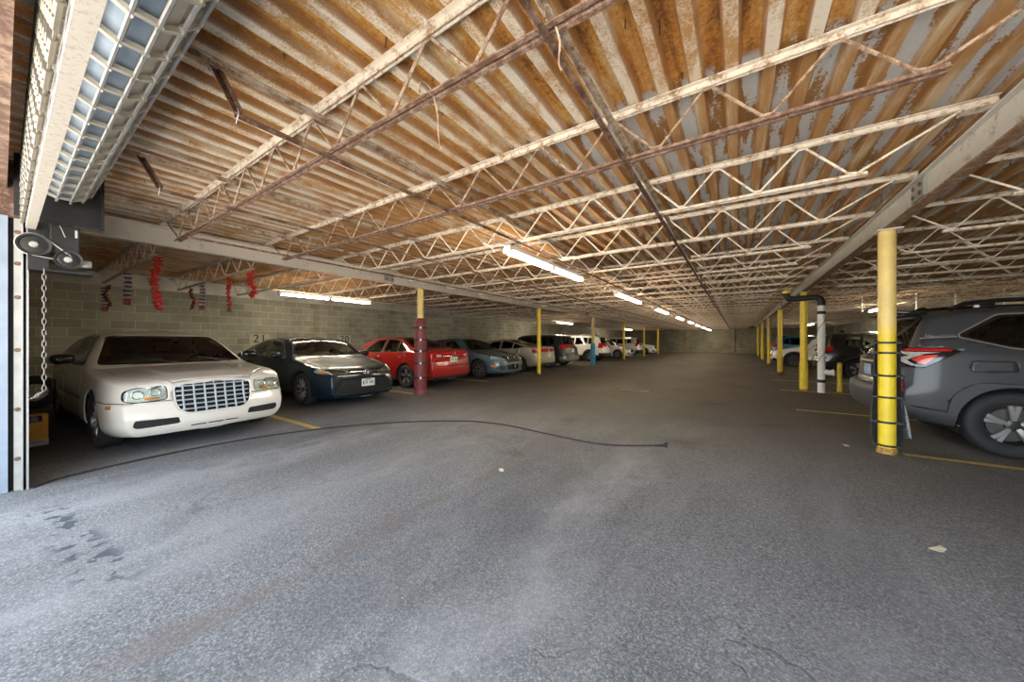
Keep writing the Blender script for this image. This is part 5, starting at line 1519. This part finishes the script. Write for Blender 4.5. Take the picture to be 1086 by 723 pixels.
def markings():
    def line(label, x0, x1, y, mat='line_yellow', w=.10, skew=0):
        b = MB(); n = 12; vs = []
        rnd = random.Random(int(abs(x0*100)+y*10))
        for i in range(n+1):
            x = x0+(x1-x0)*i/n; yy = y+skew*i/n
            vs += [(x, yy-w/2+rnd.uniform(-.006, .006), .003), (x, yy+w/2+rnd.uniform(-.006, .006), .003)]
        b.add(vs, [(2*i, 2*i+2, 2*i+3, 2*i+1) for i in range(n)])
        vs2 = [(a, c, 0) for a, c, z in vs]; b.add(vs2, [(2*i, 2*i+1, 2*i+3, 2*i+2) for i in range(n)])
        o = b.build('parking_line', M[mat]); setp(o, label, 'parking line', 'painted parking lines')
    near = ['between the cream white and the dark teal sedan', 'at the foot of the maroon padded post', 'between the red and the steel blue sedan', 'at the foot of the plain yellow post by the beige sedan', 'beside the near side of the black suv at left', 'at the foot of the blue wrapped post', 'near the white suv with silver roof rails']
    for k, w in enumerate(near):
        line('worn yellow parking line '+w, -5.25 if k == 0 else -6.82, -11.8, 2.68+3.08*k if k else 2.66)
    right = ['running from the strapped yellow post under the grey suv', 'on the far side of the grey suv', 'by the drain pipe and the short bollard', 'beside the black suv with bright wheels', 'at the foot of the post by the white suv wheel']
    for k, w in enumerate(right):
        line('worn yellow parking line '+w, (1.62, .95, .95, 1.0, 1.0)[k], 7.2, (5.86, 8.52, 11.75, 14.6, 17.75)[k], 'line_yellow' if k < 1 else 'line_yellow')
    # drain cover in the aisle
    o = empty('manhole_cover', (-2.28, 9.33, 0)); setp(o, 'round cast iron drain cover set in the driving aisle', 'manhole cover')
    b = MB(); b.lathe([(.36, 0), (.35, .012), (.30, .010), (.295, .004), (0, .004), (0, 0)], 36); b.build('frame_ring', M['cast_iron'], o)
    b = MB(); pr = [(0, .012)]
    for k in range(1, 12): pr += [(.025*k-.006, .012), (.025*k-.004, .006), (.025*k+.004, .006), (.025*k+.006, .012)]
    b.lathe(pr+[(.295, .012), (.295, .004)], 36)
    b.build('lid', M['cast_iron'], o)
    # black cord snaking over the floor
    pts = CORD
    b = MB(); P = [Vector((x, y, .011)) for x, y in pts]
    sm = []
    for i in range(len(P)-1):
        p0, p1, p2, p3 = P[max(i-1, 0)], P[i], P[i+1], P[min(i+2, len(P)-1)]
        for k in range(6):
            t = k/6; sm.append(.5*((2*p1)+(p2-p0)*t+(2*p0-5*p1+4*p2-p3)*t*t+(3*p1-p0-3*p2+p3)*t**3))
    sm.append(P[-1])
    b.tube(sm, .010, 6); o = b.build('power_cord', M['cord_black'], None, True); setp(o, 'thin black power cord snaking across the asphalt from the left jamb', 'cord')
    b = MB(); e = P[-1]; d = (P[-1]-P[-2]).normalized(); s = Vector((-d.y, d.x, 0))
    b.tube([e-d*.02, e+d*.07], [.013, .022], 8); b.tube([e+d*.06, e+d*.13+s*.04+Vector((0, 0, .02))], [.018, .012], 8); b.tube([e+d*.05, e+d*.10-s*.05], [.016, .010], 8)
    b.build('plug', M['rubber_black'], o, True)
    for (x, y, a, l, m) in ((1.07, 3.31, .4, 'pale dry leaf scrap on the open asphalt in the right foreground', 'debris_leaf'), (1.15, 5.95, 1.2, 'small pale litter scrap by the foot of the strapped post', 'debris_leaf'), (-2.02, 2.84, 2.0, 'small pale stone on the asphalt left of centre', 'box_white')):
        b = MB(); rnd = random.Random(int(x*100)); n = 8; vs = [(x, y, .012)]
        for k in range(n):
            t = 2*PI*k/n; r = .035*(.6+.6*rnd.random())*(1.6 if k % 4 < 2 else .8)
            vs.append((x+r*math.cos(t+a), y+r*math.sin(t+a), .002+.008*rnd.random()))
        b.add(vs, [(0, 1+k, 1+(k+1) % n) for k in range(n)]); o = b.build('litter_scrap', M[m]); setp(o, l, 'litter')
        md = o.modifiers.new('t', 'SOLIDIFY'); md.thickness = .002
    # stall numbers on the block wall
    for txt, y, w in (('21', 4.42, 'above the rear roof of the dark teal sedan'), ('20', 7.14, 'to the right of the dark teal sedan roof')):
        o = empty('stall_number', (XL+.002, y, 1.39)); setp(o, 'black stall number on the block wall '+w, 'number')
        b = MB(); b.b6(0, .004, -.26, .26, -.16, .16); b.build('paint_patch', M['block_patch'], o)
        cu = bpy.data.curves.new('digits', 'FONT'); cu.body = txt; cu.size = .34; cu.align_x = 'CENTER'; cu.align_y = 'CENTER'; cu.extrude = .002; cu.space_character = 1.1
        t = bpy.data.objects.new('digits_source', cu); COL.objects.link(t)
        bpy.context.view_layer.update()
        me = bpy.data.meshes.new_from_object(t.evaluated_get(bpy.context.evaluated_depsgraph_get()))
        bpy.data.objects.remove(t)
        d = link('digits', me, M['ink_black'], o); d.rotation_euler = (PI/2, 0, PI/2); d.location = (.006, 0, 0)

def grille():
    r = empty('rolling_grille', (0, 0, 0)); setp(r, 'rolled up steel security grille over the entrance with cream bottom bar', 'gate')
    x0, x1 = -5.22, 2.9
    b = MB(); b.b6(x0, x1, .119, .172, 2.325, 2.345); b.b6(x0, x1, .119, .126, 2.345, 2.385); b.build('bottom_bar', M['bottom_bar'], r)
    # hanging curtain: rods, tube spacers and links, brick pattern
    b = MB(); zs = [2.365+.078*k for k in range(8)]; p = .236
    for k, z in enumerate(zs):
        b.tube([(x0, .100, z), (x1, .100, z)], .005, 5)
        x = x0+(p/2 if k % 2 else 0)
        while x < x1-.1:
            b.tube([(x+.036, .100, z), (min(x+p-.036, x1), .100, z)], .0135, 7); 
            if k < len(zs)-1: b.b6(x-.006+p/2, x+.006+p/2, .088, .112, z-.010, z+.085)
            x += p
    b.build('curtain', M['curtain_tan'], r, True, .7)
    yc, zc = .315, 2.765
    b = MB(); n = 14; R = .150
    for k in range(n):
        a0, a1 = 2*PI*k/n, 2*PI*(k+1)/n
        b.m = 1 if math.cos((a0+a1)/2) > .35 else 0
        b.add([(x0+.1, yc+R*math.cos(a0), zc+R*math.sin(a0)), (x1, yc+R*math.cos(a0), zc+R*math.sin(a0)), (x1, yc+R*math.cos(a1), zc+R*math.sin(a1)), (x0+.1, yc+R*math.cos(a1), zc+R*math.sin(a1))], [(0, 1, 2, 3)])
    b.build('drum', [M['galv_sky_tint'], M['grille_tan']], r)
    b = MB()
    for k in range(n):
        a = 2*PI*k/n; b.tube([(x0+.1, yc+.174*math.cos(a), zc+.174*math.sin(a)), (x1, yc+.174*math.cos(a), zc+.174*math.sin(a))], .0095, 7)
    b.build('coil_rods', M['galvanised'], r, True, .7)
    b = MB(); x = x0+.2; k = 0
    while x < x1:
        st = 0
        for q in range(n):
            a0, a1 = 2*PI*q/n, 2*PI*(q+1)/n
            am = (a0+a1)/2; xo = x+(.0 if q % 2 else .022)
            for dx in (0,):
                vs = []
                for rr in (.160, .184):
                    for aa in (a0-.05, a1+.05):
                        for xx in (xo+dx-.011, xo+dx+.011): vs.append((xx, yc+rr*math.cos(aa), zc+rr*math.sin(aa)))
                b.add(vs, [(0, 1, 3, 2), (4, 6, 7, 5), (0, 4, 5, 1), (2, 3, 7, 6), (0, 2, 6, 4), (1, 5, 7, 3)])
        x += p; k += 1
    b.build('coil_links', M['grille_tan'], r)['kind'] = 'stuff'
    b = MB(); b.b6(x0-.01, x0+.005, .06, .56, 2.42, 2.965); b.b6(x0-.01, x0+.05, .54, .56, 2.42, 2.965)
    for (yy, zz) in ((.50, 2.46), (.14, 2.46), (.48, 2.85)): b.cyl((x0, yy, zz), (x0+.02, yy, zz), .016, 8)
    b.build('end_bracket', M['steel_dark'], r)
    # guide track at the left jamb
    b = MB(); z1 = 2.42
    b.b6(-5.36, -5.345, .062, .100, 0, z1); b.m = 1; b.b6(-5.36, -5.30, .098, .109, 0, z1); b.m = 2; b.b6(-5.42, -5.40, .109, .126, 0, z1); b.m = 1; b.b6(-5.40, -5.29, .125, .137, 0, z1)
    b.m = 2; b.b6(-5.44, -5.42, .030, .064, 0, z1)
    t = b.build('guide_track', [M['jamb_cream'], M['galvanised'], M['steel_dark']], r)
    b = MB()
    for z in (.28, .72, 1.25, 1.72, 2.02, 2.30):
        b.cyl((-5.346, .081, z), (-5.330, .081, z), .013, 6); b.cyl((-5.346, .081, z), (-5.342, .081, z), .019, 10)
    b.build('track_bolts', M['bolt_rust'], t)
    b = MB(); b.b6(-5.52, -5.335, -.15, .033, 0, 2.43); struct('trim_4', b, 'jamb_blue')
    b = MB(); b.b6(-5.52, -5.44, -.12, .10, 2.44, 2.96); struct('trim_5', b, 'rod_brown')
    # chain operated gearbox under the coil bracket
    o = empty('door_operator', (-5.21, .30, 2.2)); setp(o, 'dark belt-driven motor box with two pulleys hanging below the grille coil', 'motor')
    def B(name, fn, mat, parent=o, sm=False):
        b = MB(); fn(b); return b.build(name, M[mat], parent, sm, .6 if sm else None)
    B('back_plate', lambda b: b.b6(-.03, -.015, -.17, -.06, -.22, .20), 'steel_dark')
    B('housing', lambda b: b.box((-.10, .03, .07), (.22, .17, .26), None, .008), 'steel_mid')
    def lab(b): b.b6(.0105, .012, .085, .10, .10, .17)
    B('rating_label', lab, 'box_white')
    def hook(b): b.tube([(.014, .0, .19), (.016, .01, .16), (.014, .03, .09)], .004, 5)
    B('wire_clip', hook, 'belt_pale')
    def pul(b, y, z, R):
        b.lathe([(0, .0), (R*.3, .004), (R*.78, -.004), (R*.84, .010), (R, .012), (R, .008), (R*.93, -.006), (R, -.018), (R, -.022), (0, -.022)], 30, 'x', (.055, y, z))
    def hubf(b, y, z): b.lathe([(0, .020), (.020, .018), (.026, .004), (.028, -.004)], 16, 'x', (.06, y, z))
    p = B('pulley', lambda b: pul(b, -.14, -.02, .095), 'pulley', o, True); B('hub', lambda b: hubf(b, -.14, -.02), 'belt_pale', p, True)
    p = B('pulley', lambda b: pul(b, .045, -.12, .085), 'pulley', o, True); B('hub', lambda b: hubf(b, .045, -.12), 'belt_pale', p, True)
    def holes(b):
        for k in range(11): b.cyl((.053, .045+.045*math.cos(k*.571), -.12+.045*math.sin(k*.571)), (.0605, .045+.045*math.cos(k*.571), -.12+.045*math.sin(k*.571)), .008, 8)
    B('pulley_holes', holes, 'dark_void', p)
    def belt(b):
        b.tube([(.052, -.10, .07), (.052, .045+.02, -.12+.03)], .006, 6); b.tube([(.052, -.15, -.115), (.052, .02, -.135)], .004, 6)
        b.tube([(.052, -.14+.096*math.cos(a), -.02+.096*math.sin(a)) for a in [1.1+k*.25 for k in range(14)]], .006, 6)
    B('belt', belt, 'belt_pale', o, True)
    B('capacitor', lambda b: (b.box((-.06, .155, -.13), (.10, .07, .07), None, .015)), 'galvanised', o, True)
    B('shelf', lambda b: b.b6(-.22, .02, -.17, .20, -.235, -.222), 'steel_dark')
    # hand chain: two runs closing in a loop
    c = MB()
    pts = [Vector((.02, -.085, -.22-.05*k)) for k in range(23)]
    bot = [Vector((.02, -.10-.012*k, -.22-.05*22-.028*k+.004*k*k)) for k in range(1, 5)]
    def linkm(p, q, ax):
        d = (q-p); m = (p+q)/2; t = d.normalized(); s = ax-t*ax.dot(t); s.normalize()
        L = .032; w = .011
        ring = [m+t*(L*math.sin(a))+s*(w*math.cos(a)) for a in [2*PI*k/10 for k in range(10)]]
        c.tube(ring, .0045, 5, closed=True)
    path = pts+bot
    for i in range(len(path)-1): linkm(path[i], path[i+1], Vector((0, 1, 0)) if i % 2 else Vector((1, 0, 0)))
    ch = c.build('hand_chain', M['chain_steel'], o, True); ch['label'] = 'grey steel hand chain hanging from the motor box'
    # orange box standing by the front wall, and the round black tyre behind it
    o = empty('cardboard_box', (-7.42, .205, 0), .12); setp(o, 'orange and white carton with a dark label, on the floor behind the left jamb', 'box')
    b = MB(); b.box((0, 0, .24), (.14, .25, .32), None, .006); b.build('carton', M['box_orange'], o)
    b = MB(); b.box((0, 0, .042), (.15, .26, .082), None, .012); b.build('carton_base', M['box_white'], o)
    b = MB(); b.b6(.0705, .072, -.06, .075, .31, .385); b.build('label_panel', M['ink_black'], o)
    b = MB(); b.b6(.0725, .0735, -.035, .05, .325, .336); b.b6(.0725, .0735, -.035, .05, .345, .352); b.b6(.0725, .0735, -.01, .04, .362, .372); b.b6(.0755, .0765, -.10, .10, .05, .066); b.build('print', M['galvanised'], o)
    b = MB(); w = .10; b.lathe([(.17, -w), (.25, -w*1.05), (.315, -w*.8), (.325, -w*.5), (.325, w*.5), (.315, w*.8), (.25, w*1.05), (.17, w), (.17, -w)], 32, 'x')
    o = b.build('spare_tyre', M['tyre'], None, True, .6); o.location = (-11.45, .36, .325); setp(o, 'black tyre standing in the dark corner behind the cream white sedan', 'tyre')

def garlands():
    # (x, y, top z, bottom z, kind, label)
    G = [(-11.45, 1.28, 2.55, 2.08, 'dark', 'dark red tinsel garland, leftmost in the row above the cream white sedan'),
         (-11.72, 1.28, 2.52, 1.98, 'stripe', 'small blue and white paper garland behind the leftmost dark red tinsel'),
         (-9.3, 1.28, 2.58, 1.99, 'stripe', 'blue, white and red paper garland left of the longest red tinsel'),
         (-7.2, 1.28, 2.58, 1.79, 'red', 'longest red tinsel garland, hanging above the cream white sedan windscreen'),
         (-10.7, 2.50, 2.55, 2.08, 'dark', 'short dark red tinsel garland right of the longest red one'),
         (-10.0, 2.50, 2.58, 2.02, 'stripe', 'blue, white and red paper garland above the gap between the first two sedans'),
         (-8.4, 2.50, 2.59, 2.0, 'bell', 'narrow red tinsel garland with a small bell at its end'),
         (-7.27, 2.50, 2.60, 2.10, 'red', 'wavy red tinsel garland hanging farthest to the right')]
    for i, (x, y, z1, z0, kind, lab) in enumerate(G):
        rnd = random.Random(i+11)
        o = empty('hanging_garland', (x, y, 0)); setp(o, lab, 'garland', 'garlands hanging from the left joists')
        b = MB(); b.tube([(0, 0, 2.603), (0, 0, z1-.02)], .0025, 5); b.build('thread', M['thread'], o)
        L = z1-z0; amp = .03 if kind in ('red', 'dark') else .008
        ax = lambda t: (amp*math.sin(t*9+i), amp*math.cos(t*7+i*2), z1-L*t)
        if kind == 'stripe':
            mats = [M['tinsel_blue'], M['tinsel_white'], M['tinsel_red']]
            b = MB(); n = 15
            for k in range(n):
                t = (k+.5)/n; c = ax(t); b.m = (0, 1, 2, 1)[k % 4] if k < n-2 else 2
                for q in range(14):
                    a = 2*PI*q/14+rnd.random(); r = .055*(.7+.5*rnd.random()); h = L/n*.5
                    b.add([(c[0], c[1], c[2]+h*.8), (c[0], c[1], c[2]-h*.8), (c[0]+r*math.cos(a), c[1]+r*math.sin(a), c[2]+rnd.uniform(-h, h)), (c[0]+r*math.cos(a+.35), c[1]+r*math.sin(a+.35), c[2]+rnd.uniform(-h, h))], [(0, 2, 3), (1, 3, 2), (0, 1, 2)])
            b.build('fringe', mats, o)
        else:
            b = MB(); n = int(L*330)
            for k in range(n):
                t = rnd.random(); c = ax(t); a = rnd.random()*2*PI; r = (.062 if kind == 'red' else .045)*(.6+.6*rnd.random()); e = rnd.uniform(-.03, .03)
                b.add([(c[0], c[1], c[2]+.010), (c[0], c[1], c[2]-.010), (c[0]+r*math.cos(a), c[1]+r*math.sin(a), c[2]+e), (c[0]+r*math.cos(a+.3), c[1]+r*math.sin(a+.3), c[2]+e+.01)], [(0, 2, 3), (1, 3, 2), (0, 1, 2)])
            b.tube([ax(k/20) for k in range(21)], .012, 6)
            b.build('fringe', M['tinsel_darkred' if kind == 'dark' else 'tinsel_red'], o)
            if kind == 'bell':
                b = MB(); e = ax(1); b.lathe([(0, .0), (.02, -.005), (.032, -.05), (.045, -.075), (.042, -.08), (0, -.06)], 14, 'z', e); b.sphere((e[0], e[1], e[2]-.09), .013, n=6); b.build('bell', M['bolt_rust'], o, True, .7)

def droppers():
    for k, x in enumerate((3.7, 4.45, 5.0, 5.85, 6.8)):
        b = MB(); b.cyl((x, 17.0, 2.36), (x, 17.0, 2.97), .022, 10); b.lathe([(.022, 2.36), (.030, 2.36), (.030, 2.39), (.022, 2.39)], 10, 'z', (x, 17.0, 0))
        o = b.build('hanger_rod', M['pvc_white'], None, True, .6); setp(o, 'white vertical hanger rod above the right parking bays, %s from the aisle' % ORD[k], 'rod', 'white hanger rods')
    b = MB(); b.tube([(-.2, YB-.03, 0.1), (-.2, YB-.03, 2.9)], .03, 8); o = b.build('wall_conduit', M['steel_mid']); setp(o, 'dark vertical pipe on the back wall right of its centre', 'pipe')

def camera_light():
    cam = bpy.data.cameras.new('camera'); co = bpy.data.objects.new('camera', cam); COL.objects.link(co)
    cam.sensor_fit = 'HORIZONTAL'; cam.sensor_width = 36; cam.lens = 360/1086*36
    cam.clip_start = .02; cam.clip_end = 200
    co.location = (0, 0, 1.33); co.rotation_euler = (PI/2, 0, math.radians(33.6)); SC.camera = co
    w = bpy.data.worlds.new('sky_ground_glow'); SC.world = w; w.use_nodes = True; t = w.node_tree; t.nodes.clear()
    out = t.nodes.new('ShaderNodeOutputWorld'); bg = t.nodes.new('ShaderNodeBackground'); tc = t.nodes.new('ShaderNodeTexCoord')
    sp = t.nodes.new('ShaderNodeSeparateXYZ'); rp = t.nodes.new('ShaderNodeValToRGB'); mr = t.nodes.new('ShaderNodeMapRange')
    t.links.new(tc.outputs['Generated'], sp.inputs[0]); t.links.new(sp.outputs[2], mr.inputs[0]); mr.inputs[1].default_value = -1; mr.inputs[2].default_value = 1
    e = rp.color_ramp.elements; e[0].position = .0; e[0].color = (1.0, .93, .82, 1); e[1].position = 1; e[1].color = (.62, .80, 1.0, 1)  # warm lower half added to light the ceiling; floor stops short for it
    m = e.new(.49); m.color = (1.0, .94, .85, 1); m2 = e.new(.52); m2.color = (.80, .90, 1.0, 1)
    t.links.new(mr.outputs[0], rp.inputs[0]); t.links.new(rp.outputs[0], bg.inputs[0]); bg.inputs[1].default_value = WORLD
    t.links.new(bg.outputs[0], out.inputs[0])
    vs = SC.view_settings
    SC.display_settings.display_device = 'sRGB'; vs.view_transform = 'Standard'; vs.look = 'None'; vs.exposure = EXPOSURE; vs.gamma = 1; vs.use_curve_mapping = False
    cy = SC.cycles
    cy.use_denoising = True; cy.max_bounces = 8; cy.diffuse_bounces = 6; cy.glossy_bounces = 3; cy.transparent_max_bounces = 12; cy.transmission_bounces = 2
    cy.sample_clamp_indirect = 8; cy.use_adaptive_sampling = False
    try: cy.denoiser = 'OPENIMAGEDENOISE'
    except Exception: pass

plain('block_patch', (.42, .41, .33), .9, 0, .2, 20)
WORLD, EXPOSURE = 6.8, 0.34
CORD = [(-5.30, .16), (-5.42, .30), (-5.50, .6), (-5.56, 1.27), (-5.46, 2.02), (-5.10, 2.89), (-4.51, 3.65), (-3.80, 4.20), (-3.32, 4.36), (-2.87, 4.38), (-2.1, 4.28), (-1.42, 4.26), (-.84, 4.59)]
shell(); beams(); joists(); bridging(); strip_lights(); posts(); markings(); grille(); garlands(); droppers()
build_cars()
camera_light()
